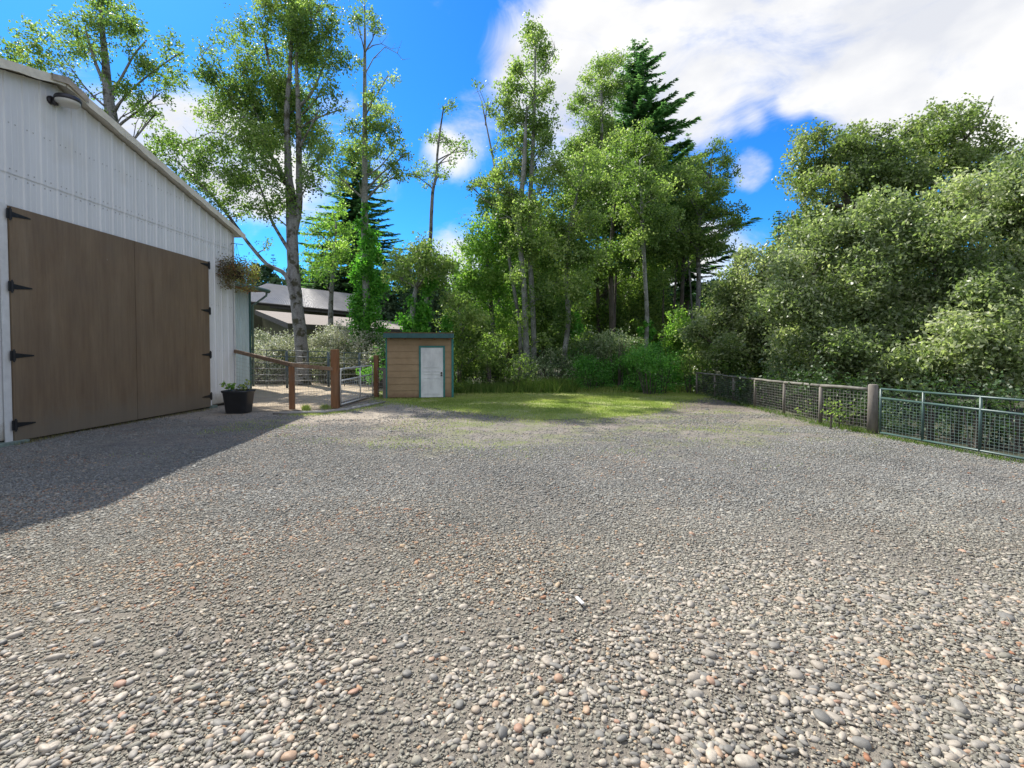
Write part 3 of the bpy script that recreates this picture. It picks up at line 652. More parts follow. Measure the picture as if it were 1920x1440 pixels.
# ------------------------------------------------------------------ pale blue lean-to behind the corner
C2 = G(470, 729); 
def CP(a, z, o): return C2 + u * a + UZ * z + nrm * o
zl = at(470, 545, C2.y).z
ln = empty('metal_outbuilding', C2, 'pale blue ribbed metal outbuilding behind the barn corner, green gutter', 'outbuilding')
m = MB(); a_ = -5.0
while a_ < -.02:
    for p, q, o, r in ((a_, a_ + .05, 0, 0), (a_ + .05, a_ + .065, 0, .022), (a_ + .065, a_ + .10, .022, .022), (a_ + .10, a_ + .115, .022, 0)):
        m.add([CP(p, .02, o), CP(q, .02, r), CP(q, zl, r), CP(p, zl, o)], [(0, 1, 2, 3)])
    a_ += .115
m.add([CP(-5, .02, -.01), CP(0, .02, -.01), CP(0, zl, -.01), CP(-5, zl, -.01), CP(-5, .02, -4), CP(0, .02, -4), CP(0, zl + 1, -4), CP(-5, zl + 1, -4)], [(4, 7, 6, 5), (1, 5, 6, 2), (0, 3, 7, 4), (0, 1, 2, 3)])
m.build('wall', M['blue_metal'], ln)
m = MB(); m.pbox(CP, -.10, .03, .0, zl, .024, .05); m.build('corner_trim', M['teal_dark'], ln)
m = MB(); sk_ = .25
m.add([CP(-5, zl + .0 + .0, .62), CP(.22, zl, .62), CP(.22, zl + 4.5 * sk_, -4), CP(-5, zl + 4.5 * sk_, -4), CP(-5, zl + .07, .62), CP(.22, zl + .07, .62), CP(.22, zl + .07 + 4.5 * sk_, -4), CP(-5, zl + .07 + 4.5 * sk_, -4)], [(0, 3, 2, 1), (4, 5, 6, 7), (0, 1, 5, 4), (1, 2, 6, 5), (2, 3, 7, 6), (3, 0, 4, 7)])
m.build('roof', M['gutter'], ln)
m = MB(); m.pbox(CP, -5, .2, zl - .035, zl - .004, .03, .60); m.build('soffit', M['soffit'], ln)
m = MB(); m.tube([CP(-5, zl + .0, .70), CP(.24, zl, .70)], .085, 12); m.build('gutter', M['gutter'], ln, True)
m = MB(); m.tube([CP(.12, zl - .05, .68), CP(.12, zl - .2, .66), CP(.06, zl - .62, .10), CP(.06, .1, .09)], .045, 8); m.build('downspout', M['gutter'], ln, True)

# ------------------------------------------------------------------ brown barn far behind
eL = atz(425, 561, 5.2); eR = atz(752, 594, 5.2); rL = atz(500, 532, 7.2); rR = atz(668, 553, 7.2)
bb = empty('stable_building', (eL + eR) / 2 * 1, 'long brown stable with ribbed grey roof behind the tall alder', 'stable'); bb.location.z = 0
m = MB(); N_ = 110
back = (rL - eL); back.z = 0
up = Vector((0, 0, .03))
for i in range(N_):
    p0 = eL.lerp(eR, i / N_); p1 = eL.lerp(eR, (i + .45) / N_); p2 = eL.lerp(eR, (i + .6) / N_); p3 = eL.lerp(eR, (i + .8) / N_); p4 = eL.lerp(eR, (i + 1) / N_)
    q0 = rL.lerp(rR, i / N_); q1 = rL.lerp(rR, (i + .45) / N_); q2 = rL.lerp(rR, (i + .6) / N_); q3 = rL.lerp(rR, (i + .8) / N_); q4 = rL.lerp(rR, (i + 1) / N_)
    k = Vector((0, 0, .055))
    m.add([p0, p1, p2 + k, p3 + k, p4, q0, q1, q2 + k, q3 + k, q4], [(0, 1, 6, 5), (1, 2, 7, 6), (2, 3, 8, 7), (3, 4, 9, 8)])
bkd = Vector((-.2, 1, 0)).normalized() * 7
m.add([rL, rR, rR + bkd + Vector((0, 0, -1.7)), rL + bkd + Vector((0, 0, -1.7))], [(0, 1, 2, 3)])
m.add([eR, eR + bkd * 1.7, rR, eR, eL, rL, eL + bkd * 1.7], [(0, 1, 2), (4, 5, 6)])
m.build('roof', M['dark_roof'], bb)
m = MB(); dn = Vector((0, 0, -.33)); t_ = Vector((0, .05, 0))
m.add([eL - t_, eR - t_, eR + dn - t_, eL + dn - t_, eL + t_, eR + t_, eR + dn + t_, eL + dn + t_], [(0, 3, 2, 1), (4, 5, 6, 7), (0, 1, 5, 4), (3, 7, 6, 2), (0, 4, 7, 3), (1, 2, 6, 5)])
m.tube([eL - Vector((0, .12, .05)), eR - Vector((0, .12, .05))], .08, 8)
m.build('fascia', M['fascia_dark'], bb)
def slab(m, a, b, th=.1):
    """solid wall between two ground-plan points: a,b world at top; down to z=0"""
    pass
m = MB(); w0 = eL + Vector((.6, .9, 0)); w1 = eR + Vector((-.6, .9, 0)); w2 = w1 + bkd * 1.4; w3 = w0 + bkd * 1.4
m.add([Vector((p.x, p.y, z)) for z in (0, 5.0) for p in (w0, w1, w2, w3)], [(0, 1, 5, 4), (1, 2, 6, 5), (2, 3, 7, 6), (3, 0, 4, 7)])
m.build('wall', M['olive'], bb)
lt0 = atz(478, 581, 4.5); lt1 = atz(757, 604, 4.5); lb0 = atz(540, 606, 3.25); lb1 = atz(762, 618, 3.25)
m = MB(); k = Vector((0, 0, -.10)); m.add([lt0, lt1, lb1, lb0, lt0 + k, lt1 + k, lb1 + k, lb0 + k], [(0, 3, 2, 1), (4, 5, 6, 7), (0, 1, 5, 4), (3, 7, 6, 2), (0, 4, 7, 3), (1, 2, 6, 5)]); m.build('lower_roof', M['shingle'], bb)
m = MB(); k2 = Vector((0, 0, -.32)); t_ = Vector((0, -.03, 0))
m.add([lb0 + t_, lb1 + t_, lb1 + k2 + t_, lb0 + k2 + t_, lb0 - t_ * .3, lb1 - t_ * .3, lb1 + k2 - t_ * .3, lb0 + k2 - t_ * .3], [(0, 3, 2, 1), (3, 7, 6, 2), (4, 5, 6, 7), (0, 1, 5, 4)])
m.add([lt0 + t_, lb0 + t_, lb0 + k2 + t_, lt0 + k2 + t_], [(0, 1, 2, 3)]); m.build('lower_fascia', M['fascia_dark'], bb)
m = MB(); a0 = lb0 + Vector((.4, .6, 0)); a1 = lb1 + Vector((-.4, .6, 0)); a2 = lt0 + Vector((.2, .6, 0))
m.add([Vector((a0.x, a0.y, 0)), Vector((a1.x, a1.y, 0)), Vector((a1.x, a1.y, 3.1)), Vector((a0.x, a0.y, 3.1)), Vector((a2.x, a2.y, 0)), Vector((a2.x, a2.y, 4.2))], [(0, 1, 2, 3), (4, 0, 3, 5)]); m.build('lower_wall', M['olive'], bb)
# small dark gable roof beyond
g0, g1, g2_ = at(600, 545, 58), at(640, 540, 58), at(700, 556, 58)
gb = empty('far_roof_building', Vector((g1.x, g1.y, 0)), 'dark gabled roof peeping over the brown stable', 'building')
m = MB(); k = Vector((.5, 5, 0)); lo = Vector((0, 0, -1.2)); m.add([g0 + lo * .0 + Vector((0, 0, -.3)), g1, g2_ + Vector((0, 0, -.1)), g0 + k + Vector((0, 0, -.3)), g1 + k, g2_ + k], [(0, 1, 4, 3), (1, 2, 5, 4)]); m.build('roof', M['fascia_dark'], gb)
m = MB(); e0 = Vector((g0.x + .3, g0.y + .3, 0)); e1 = Vector((g2_.x - .3, g2_.y + .3, 0)); m.add([e0, e1, Vector((e1.x, e1.y, g2_.z - .2)), Vector((g1.x, e0.y, g1.z - .15)), Vector((e0.x, e0.y, g0.z - .5))], [(0, 1, 2, 3, 4)]); m.build('wall', M['olive'], gb)

# ------------------------------------------------------------------ shed
s0 = G(726.5, 747.5); s1 = G(847.5, 747.5); sy = s0.y; sw = s1.x - s0.x; zt = at(790, 634, sy).z
sh = empty('garden_shed', (s0.x + sw / 2, sy, 0), 'small tan lap-sided shed with teal trim and white door', 'shed')
SA = R(8)
def SP(a, z, o): return Vector((s0.x + a * math.cos(SA) - o * math.sin(SA), sy + a * math.sin(SA) + o * math.cos(SA), z))
m = MB(); N_ = 9; bh = (zt - .05) / N_; dx0 = (785 - 726.5) / (847.5 - 726.5) * sw; dx1 = (833.5 - 726.5) / (847.5 - 726.5) * sw; dz = at(800, 650, sy).z
for i in range(N_):
    z0, z1 = .05 + i * bh, .05 + (i + 1) * bh
    for (p, q) in ((0, dx0), (dx1, sw)) if z1 <= dz + bh * .5 else ((0, sw),):
        zz0 = z0
        m.add([SP(p, zz0, -.026), SP(q, zz0, -.026), SP(q, z1 - .006, -.010), SP(p, z1 - .006, -.010), SP(p, zz0, .02), SP(q, zz0, .02)], [(0, 1, 2, 3), (0, 4, 5, 1)])
sd = 2.0; zb_ = zt - .22
m.add([SP(.0, 0, .0), SP(sw, 0, .0), SP(sw, zt, .0), SP(0, zt, .0), SP(0, 0, sd), SP(sw, 0, sd), SP(sw, zb_, sd), SP(0, zb_, sd)], [(0, 1, 2, 3), (1, 5, 6, 2), (5, 4, 7, 6), (4, 0, 3, 7)])
m.build('wall', M['tan'], sh)
m = MB(); m.pbox(SP, -.045, -.0, .0, zt - .02, -.04, .06); m.build('corner_trim', M['teal'], sh)
m = MB(); m.pbox(SP, sw - .03, sw + .04, .0, zt - .02, -.05, .06); m.build('corner_trim', M['teal'], sh)
ft = at(790, 624, sy - .3).z; fbm_ = at(790, 634.5, sy - .3).z
m = MB(); m.add([SP(-.08, ft - .02, -.28), SP(sw + .04, ft - .02, -.28), SP(sw + .04, ft - .30, sd + .2), SP(-.08, ft - .30, sd + .2), SP(-.08, ft + .025, -.29), SP(sw + .04, ft + .02, -.29), SP(sw + .04, ft - .25, sd + .2), SP(-.08, ft - .25, sd + .2)], [(0, 3, 2, 1), (4, 5, 6, 7), (0, 1, 5, 4), (1, 2, 6, 5), (2, 3, 7, 6), (3, 0, 4, 7)])
m.build('roof', M['moss_roof'], sh)
m = MB(); m.pbox(SP, -.09, sw + .05, fbm_ + .02, ft - .012, -.315, -.285); m.build('fascia', M['teal_roof'], sh)
for k in range(5): m = MB(); c = .1 + k * (sw - .2) / 4; m.pbox(SP, c - .025, c + .025, fbm_ - .03, fbm_ + .07, -.28, .0); m.build('rafter', M['soffit'], sh)
m = MB(); m.pbox(SP, dx0 - .0, dx0 + .06, .0, dz + .03, -.05, .0); m.pbox(SP, dx1 - .06, dx1, .0, dz + .03, -.05, .0); m.pbox(SP, dx0 + .06, dx1 - .06, dz - .03, dz + .03, -.048, .0); m.build('door_frame', M['teal'], sh)
m = MB(); a0, a1, z0, z1 = dx0 + .062, dx1 - .062, .03, dz - .032
m.pbox(SP, a0, a1, z0, z1, -.03, -.002)
wdt = a1 - a0
for r0, r1 in ((.10, .40), (.47, .54), (.60, .93)):     # raised panel mouldings
    for c0, c1 in ((.12, .46), (.54, .88)):
        p, q, zz0, zz1 = a0 + wdt * c0, a0 + wdt * c1, z0 + (z1 - z0) * (1 - r1), z0 + (z1 - z0) * (1 - r0)
        for (x0, x1, y0, y1) in ((p, q, zz0, zz0 + .02), (p, q, zz1 - .02, zz1), (p, p + .02, zz0 + .02, zz1 - .02), (q - .02, q, zz0 + .02, zz1 - .02)): m.pbox(SP, x0, x1, y0, y1, -.044, -.0301)
dd = m.build('door', M['shed_door'], sh)
m = MB()
for z, r in ((.50, .028), (.455, .028)):
    zc = z1 * z * 1.0; c = SP(a1 - .055, zc, -.03); m.tube([c, c + Vector((0, -.02, 0))], r * 1.15, 10); 
    if z < .48: m.tube([c + Vector((0, -.02, 0)), c + Vector((0, -.05, 0)), c + Vector((0, -.07, 0))], [.012, .028, .018], 10)
kn = m.build('door_knob', M['brass'], None, True); kn.parent = dd

# ------------------------------------------------------------------ fences on the left
def netting(m, p0, p1, z0, z1, nv, nh, r=.0022, zz=None):
    """woven wire from p0 to p1 (ground points), optional sloping top via zz"""
    for i in range(nv + 1):
        q = Vector(p0).lerp(Vector(p1), i / nv); t = z1 if zz is None else z1 + (zz - z1) * i / nv
        m.tube([(q.x, q.y, z0), (q.x, q.y, t)], r, 3, False)
    for j in range(nh + 1):
        za = z0 + (z1 - z0) * j / nh; zb = z0 + ((z1 if zz is None else zz) - z0) * j / nh
        m.tube([(p0[0], p0[1], za), (p1[0], p1[1], zb)], r, 3, False)
wf = empty('wooden_rail_fence', G(548, 768), 'stained wooden rail fence with wire netting, barn corner to thick post', 'fence')
p0 = G(440, 770); pA = G(548, 768); pB = G(629, 765.5)
p0 = Vector((BP(aR + .06, 0, .02).x, 15.0 if BP(aR, 0, 0).y > 15 else BP(aR, 0, 0).y, 0)); p0 = BP(aR + .05, 0, -.02)
z0_ = at(441, 658, p0.y).z; zA = at(548, 684, pA.y).z; zB = at(622, 692, pB.y).z
def plank(m, a, b, h, w):
    d = (b - a); s = Vector((d.y, -d.x, 0)).normalized() * w / 2; k = Vector((0, 0, h / 2))
    vs = [a - s - k, a + s - k, a + s + k, a - s + k, b - s - k, b + s - k, b + s + k, b - s + k]
    m.add(vs, [(0, 1, 2, 3), (4, 7, 6, 5), (0, 4, 5, 1), (1, 5, 6, 2), (2, 6, 7, 3), (3, 7, 4, 0)])
m = MB(); plank(m, p0 + UZ * z0_, pA + UZ * (zA + .0), .10, .09); plank(m, pA + UZ * zA, pB + UZ * zB + Vector((0, -.04, 0)), .10, .09); m.build('rail', M['brown_rail'], wf, bevel=.006)
m = MB(); m.box(pA + UZ * (zA - .05) / 2, (.125, .125, zA - .05)); m.build('post', M['red_wood'], wf, bevel=.008)
m = MB(); netting(m, p0, pA, .03, z0_ - .06, 34, 13, .0022, zA - .06); netting(m, pA, pB, .03, zA - .06, 16, 13, .0022, zB - .06); m.build('wire_netting', M['wire'], wf)
zP = at(629, 655, pB.y).z
gp = MB(); gp.box(pB + UZ * zP / 2, (.19, .19, zP)); o = gp.build('gate_post', M['red_wood'], None, bevel=.012); tag(o, 'thick reddish square gate post, taller than its neighbours', 'post')
pC = G(706, 745); zC = at(706, 666, pC.y).z
gp = MB(); gp.box(pC + UZ * zC / 2, (.15, .15, zC)); o = gp.build('gate_post', M['red_wood'], None, bevel=.01); tag(o, 'thinner brown post at the latch side of the silver gate', 'post')
# silver tube gate
q0 = G(637, 770) ; q0 = pB + Vector((.13, .05, 0)); q1 = pC + Vector((-.12, -.02, 0)); q1.z = 0
zg1 = at(638, 692, q0.y).z; zg0 = at(638, 757, q0.y).z; zh1 = at(702, 685, q1.y).z; zh0 = at(702, 750, q1.y).z
gt = empty('tube_gate', q0, 'small silver tube gate with wire mesh between two brown posts', 'gate')
q0b, q1b = q0 + UZ * .10, q1 + UZ * .06
def rounded(a, b, c, r=.12):
    out = []
    for k in range(5): t = k / 4; p = b + (a - b).normalized() * r; q = b + (c - b).normalized() * r; out.append((p * (1 - t) + b * t) * (1 - t) + (b * (1 - t) + q * t) * t)
    return out
ta, tb_ = q0 + UZ * zg1, q1 + UZ * zh1
m = MB(); m.tube([q0b] + rounded(q0b, ta, tb_) + rounded(ta, tb_, q1b) + [q1b], .024, 8); m.tube([q0b, q1b], .022, 8)
m.tube([q0 + UZ * (zg1 * .70), q1 + UZ * (zh1 * .72)], .022, 8); mid0 = q0.lerp(q1, .56); m.tube([mid0 + UZ * .08, mid0 + UZ * ((zg1 + zh1) / 2)], .022, 8)
m.build('frame', M['galv'], gt, True)
m = MB(); netting(m, q0 + UZ * 0, q1, .1, zg1 * .69, 18, 8, .0036, zh1 * .71); m.build('wire_mesh', M['galv'], gt)
# short link from post to shed
pD = Vector((s0.x - .04, sy + .1, 0)); zD_ = at(724, 692, sy).z
lf = empty('short_rail_fence', pD, 'short low fence piece closing the gap beside the tan shed', 'fence')
m = MB(); plank(m, pC + UZ * zD_, pD + UZ * (zD_ - .02), .09, .05); m.build('rail', M['grey_wood'], lf)
m = MB(); m.box(pD + Vector((-.05, -.1, zD_ / 2)), (.11, .10, zD_)); m.build('post', M['grey_wood'], lf)
m = MB(); netting(m, pC, pD, .1, zD_ - .05, 6, 6, .004); m.build('wire_mesh', M['galv'], lf)
# timber edging and footboard under the gate
tm = MB(); plank(tm, G(636, 763) + UZ * .06, G(690, 748) + UZ * .06, .12, .05); o = tm.build('edging_board', M['grey_wood'], None, bevel=.006); tag(o, 'old edging board lying under the silver gate', 'board')
tm = MB(); pts = [G(*p) + UZ * .03 for p in ((512, 777), (560, 776), (610, 775), (650, 770), (690, 762), (722, 755))]; tm.tube(pts, [.03, .05, .045, .05, .05, .03], 7, True, .2); o = tm.build('border_log', M['log'], None, True); tag(o, 'thin crooked weathered log bordering the paddock in front of the posts', 'log')

# pipe corral panels
JX = [(462, 20.2), (538, 20.6), (616, 21.2), (674, 21.8), (727, 22.4)]
grp = 'pipe corral panels behind the paddock'
labs = ['pipe corral panel nearest the barn, by the bleached log', 'pipe corral panel in front of the big alder trunk', 'pipe corral panel seen between the thick post and the silver gate', 'pipe corral panel seen behind the silver gate, nearest the shed']
for i in range(4):
    (xa, ya), (xb, yb) = JX[i], JX[i + 1]; a = at(xa + 1.2, 700, ya); b = at(xb - 1.2, 700, yb); a.z = b.z = 0
    cp = empty('corral_panel', a.lerp(b, .5), labs[i], 'corral panel', grp)
    h0 = 1.66 - .05 * i; h1 = 1.66 - .05 * (i + 1)
    m = MB()
    for pp, hh in ((a, h0), (b, h1)): m.tube([pp, pp + UZ * hh], .028, 7)
    c = a.lerp(b, .5); m.tube([c, c + UZ * (h0 + h1) / 2], .018, 6); m.build('frame', M['corral'], cp, True)
    for k in range(6):
        f = .2 + .8 * k / 5
        r_ = MB(); r_.tube([a + UZ * h0 * f, b + UZ * h1 * f], .02, 6); r_.build('rail', M['corral'] if k > 3 else M['corral_pale'], cp, True)
c0 = at(468, 715, 23.4); c1 = at(548, 714, 23.2); c0.z = c1.z = .24
m = MB(); m.tube([c0, c0.lerp(c1, .3) + UZ * .03, c0.lerp(c1, .6) - UZ * .02, c1], [.25, .24, .22, .20], 12, True, .08)
for k in range(9):
    q = c0.lerp(c1, .75 + .03 * k); m.tube([q, q + Vector((random.uniform(-.2, .5), random.uniform(-.4, .1), random.uniform(.1, .5))), q + Vector((random.uniform(-.1, .9), -.3, random.uniform(.1, .6)))], [.04, .025, .01], 5)
o = m.build('fallen_log', M['log'], None, True); tag(o, 'bleached fallen log behind the corral panels', 'log')

# ------------------------------------------------------------------ right fence and green gate
posts = [(1306, 739), (1340, 745.5), (1375, 753.5), (1415.5, 764.5), (1470, 777.5), (1538, 795.5)]
rails = {1306: 699, 1340: 702.5, 1375: 706.5, 1415.5: 711, 1470: 717, 1538: 723}
rfn = empty('wire_fence', G(1470, 777), 'weathered round-rail fence with black-grey wire mesh along the thicket', 'fence')
E = G(1635.5, 812); zEt = at(1635.5, 722, E.y).z
pts = []
for (px, py) in posts:
    g = G(px, py); zt_ = at(px, rails[px], g.y).z; pts.append((g, zt_))
    m = MB(); m.tube([g, g + UZ * (zt_ - .03)], [.038, .034], 9, True, .05); m.build('post', M['grey_wood'], rfn, True)
zE1 = at(1628, 730, E.y).z; pts.append((E + Vector((-.05, .05, 0)), zE1))
for (a, za), (b, zb) in zip(pts, pts[1:]):
    m = MB(); pa, pb = a + UZ * za, b + UZ * zb; mid = pa.lerp(pb, .5) + UZ * random.uniform(-.012, .006)
    m.tube([pa, pa.lerp(pb, .3) + UZ * .004, mid, pa.lerp(pb, .75), pb], [.034, .032, .031, .032, .030], 9, True, .05); m.build('rail', M['grey_rail'], rfn, True)
m = MB()
for (a, za), (b, zb) in zip(pts, pts[1:]):
    netting(m, a, b, .03, za - .06, max(8, int((b - a).length / .075)), 11, .0025, zb - .06)
m.build('wire_netting', M['wire'], rfn)
m = MB(); tw = E + UZ * zEt; m.tube([E, E + UZ * zEt * .5, tw, tw + UZ * .015], [.092, .086, .082, .06], 16, True, .02)
o = m.build('corner_post', M['grey_wood'], None, True); tag(o, 'thick weathered round post between the wire fence and green gate', 'post')
ga = G(1650, 817); gb_ = G(1920, 868); dgt = (gb_ - ga); gb2 = ga + dgt * 1.5
gg = empty('mesh_gate', ga, 'long green tube gate with welded wire mesh at right of the yard', 'gate')
zt0 = at(1650, 729, ga.y).z; zt1 = at(1920, 751, gb_.y).z; zt2 = zt0 + (zt1 - zt0) * 1.5
zm0 = at(1650, 746, ga.y).z; zm1 = at(1920, 778, gb_.y).z; zm2 = zm0 + (zm1 - zm0) * 1.5
m = MB(); m.tube([ga + UZ * .06, gb2 + UZ * .06], .018, 8); m.tube([ga + UZ * zt0, gb2 + UZ * zt2], .018, 8); m.tube([ga + UZ * zm0, gb2 + UZ * zm2], .02, 8); m.build('frame', M['green_tube'], gg, True)
def onray(px):
    d = ray(px, 800); # intersect with gate line in plan
    n_ = Vector((dgt.y, -dgt.x, 0)); t = ga.dot(n_) / d.dot(n_); p = d * t; return Vector((p.x, p.y, 0))
for px in (1650, 1730, 1838):
    q = onray(px) if px > 1650 else ga; f = (q - ga).length / dgt.length
    m = MB(); m.tube([q + UZ * .06, q + UZ * (zt0 + (zt1 - zt0) * f)], .02, 8); m.build('upright', M['green_tube'], gg, True)
m = MB(); netting(m, ga, gb2, .08, zm0 - .03, int((gb2 - ga).length / .062), 12, .0024, zm2 - .03); m.build('wire_mesh', M['green_wire'], gg)

# ------------------------------------------------------------------ trees
NL = [0]; DEN = 4.9
def crown_points(clumps, Y, leaf, den, rb=(.30, .6), flat=.82):
    """clumps: (px, py, rx, ry[, dY, dens]) -> leaf centres, tints, blob centres per clump"""
    Ps, Ts, blobs = [], [], []
    for c in clumps:
        px, py, rx, ry = c[:4]; dY = c[4] if len(c) > 4 else random.uniform(-.06, .06) * Y; dm = c[5] if len(c) > 5 else 1
        Yc = Y + dY; C = np.array(at(px, py, Yc)); RX, RZ = rx * Yc / FPX, ry * Yc / FPX; RY = (RX + RZ) * .5 * (.9 if RX < 3 else .75)
        vol = RX * RY * RZ * 4.19; r0 = (rb[0] + rb[1]) / 2
        K = int(np.clip(vol / (r0 ** 3 * 2.9), 6, 420))
        d = norm(rng.normal(size=(K, 3))); rr = rng.random(K) ** (1 / 2.4); rr = rr * rng.uniform(.8, 1.12, K)
        bc = C + d * rr[:, None] * np.array([RX, RY, RZ])
        br = rng.uniform(rb[0], rb[1], K) * min(1, max(.45, min(RX, RZ) / (rb[1] * 1.3)))
        ct = rng.normal(0, .09)
        for k in range(K):
            n = int(DEN * den * dm * br[k] ** 2 / leaf ** 2 * rng.uniform(.5, 1.4))
            if n < 1: continue
            ns = max(1, n // 6); q = rng.normal(size=(ns, 3)) * np.array([1, 1, flat]) * br[k] * rng.uniform(.5, .85)
            q = np.repeat(q, 6, 0)[:n] if n > 6 else np.repeat(q, n, 0)[:n]; n = len(q); q = q + rng.normal(size=(n, 3)) * leaf * .8
            Ps.append(bc[k] + q); Ts.append(np.clip(.45 + ct + rng.normal(0, .12) + rng.normal(0, .17, n), 0, 1))
        blobs.append((C, bc, br))
    P = np.concatenate(Ps); T = np.concatenate(Ts); k = P[:, 2] > .03
    return P[k], T[k], blobs
def tree(name, label, trunk, Y, clumps, leaf='alder', bark_='bark_alder', L=.10, Wd=.066, den=2.6, stems=(), group=None, cat='tree', rb=(.3, .6), twigs=5, limb=.05, up=.12, ground=True, ivy=None, droop=.2, limbs=True, bare=()):
    """trunk: [(px,py,r_m)...] from foot up"""
    tp = [at(p[0], p[1], Y) for p in trunk]; rs = [p[2] for p in trunk]
    if ground:
        f = tp[0].copy(); f.z = -.05; 
        if tp[0].z > .25: tp.insert(0, f); rs.insert(0, rs[0] * 1.25)
        else: tp[0].z = -.05
    root = empty(name, (tp[0].x, tp[0].y, 0), label, cat, group)
    # resample trunk
    def smoothline(pp, rr, k=4):
        out, ro = [], []
        for i in range(len(pp) - 1):
            p_1 = pp[max(i - 1, 0)]; p0_, p1_ = pp[i], pp[i + 1]; p2_ = pp[min(i + 2, len(pp) - 1)]
            for j in range(k):
                t = j / k; q = .5 * ((2 * p0_) + (p1_ - p_1) * t + (2 * p_1 - 5 * p0_ + 4 * p1_ - p2_) * t * t + (3 * p0_ - p_1 - 3 * p1_ + p2_) * t ** 3)
                out.append(q); ro.append(rr[i] * (1 - t) + rr[i + 1] * t)
        out.append(pp[-1]); ro.append(rr[-1]); return out, ro
    m = MB(); lines = []
    a, b = smoothline(tp, rs); b[0] = b[0] * 1.25; m.tube(a, b, 12 if rs[0] > .12 else 8, True, .05); lines.append((a, b))
    for st in stems:
        sp = [at(p[0], p[1], Y + (p[3] if len(p) > 3 else 0)) for p in st]; sr = [p[2] for p in st]; a, b = smoothline(sp, sr); m.tube(a, b, 8, True, .05); lines.append((a, b))
    P, T, blobs = crown_points(clumps, Y, L, den * 1.25, rb)
    allp = [(p, r) for (a, b) in lines for p, r in zip(a, b)]
    if limbs:
        for C, bc, br in blobs:
            C = Vector(C); best = None
            for p, r in allp:
                d = p - C; hz = math.hypot(d.x, d.y); want = -.55 * hz; s = hz + abs(d.z - want) * 1.1 + (3 if d.z > .2 and hz > .4 else 0)
                if best is None or s < best[0]: best = (s, p, r)
            p, r = best[1], best[2]; r0 = min(r * .55, limb * 1.3, .012 + .014 * (C - p).length + .01)
            mid = p.lerp(C, .5) + Vector((random.uniform(-.15, .15), random.uniform(-.15, .15), .10 * (C - p).length * random.uniform(-.3, 1)))
            m.tube([p, p.lerp(mid, .5) + Vector((0, 0, .03)), mid, C], [r0, r0 * .85, r0 * .65, r0 * .4], 6, False)
            idx = rng.choice(len(bc), min(len(bc), int(twigs + len(bc) * .12)), replace=False)
            for k in idx:
                q = Vector(bc[k]); s = mid.lerp(C, random.random()); mm = s.lerp(q, .5) + Vector((random.uniform(-.12, .12), random.uniform(-.12, .12), random.uniform(-.02, .14)))
                m.tube([s, mm, q], [r0 * .38, r0 * .25, .006], 4, False)
    for bpts in bare:
        pp = [at(x, y, Y) for x, y in bpts]; m.tube(pp, [max(.008, .03 * (1 - i / len(pp))) for i in range(len(pp))], 5, False)
        for i in range(1, len(pp)):
            for _ in range(2):
                e = pp[i] + Vector((random.uniform(-.5, .5), random.uniform(-.4, .4), random.uniform(-.1, .5))); m.tube([pp[i], e], [.01, .004], 4, False)
    m.build('trunk', M[bark_], root, True)
    link('crown', leaves_mesh('crown', P, rng.uniform(.8, 1.5, len(P)) * L, rng.uniform(.8, 1.5, len(P)) * Wd, T, up=up, droop=droop), M[leaf], root); NL[0] += len(P)
    if ivy:
        Pi = []
        for (px, py, r) in ivy:
            c = np.array(at(px, py, Y))
            for _ in range(max(3, int(r * 9))):        # hanging clumps round the stem
                d = norm(rng.normal(size=(1, 3)))[0]; rb_ = r * random.uniform(.25, .5); cc = c + d * np.array([1, 1, 1.2]) * r * random.uniform(.45, 1.0); n = int(rb_ ** 2 * 2600) + 12
                Pi.append(cc + rng.normal(size=(n, 3)) * np.array([.55, .55, .8]) * rb_)
        Pi = np.concatenate(Pi); Pi = Pi[Pi[:, 2] > .03]
        link('ivy', leaves_mesh('ivy', Pi, rng.uniform(.09, .17, len(Pi)), rng.uniform(.08, .13, len(Pi)), np.clip(rng.normal(.5, .2, len(Pi)), 0, 1), up=.1, droop=.8), M['ivy'], root); NL[0] += len(Pi)
    return root
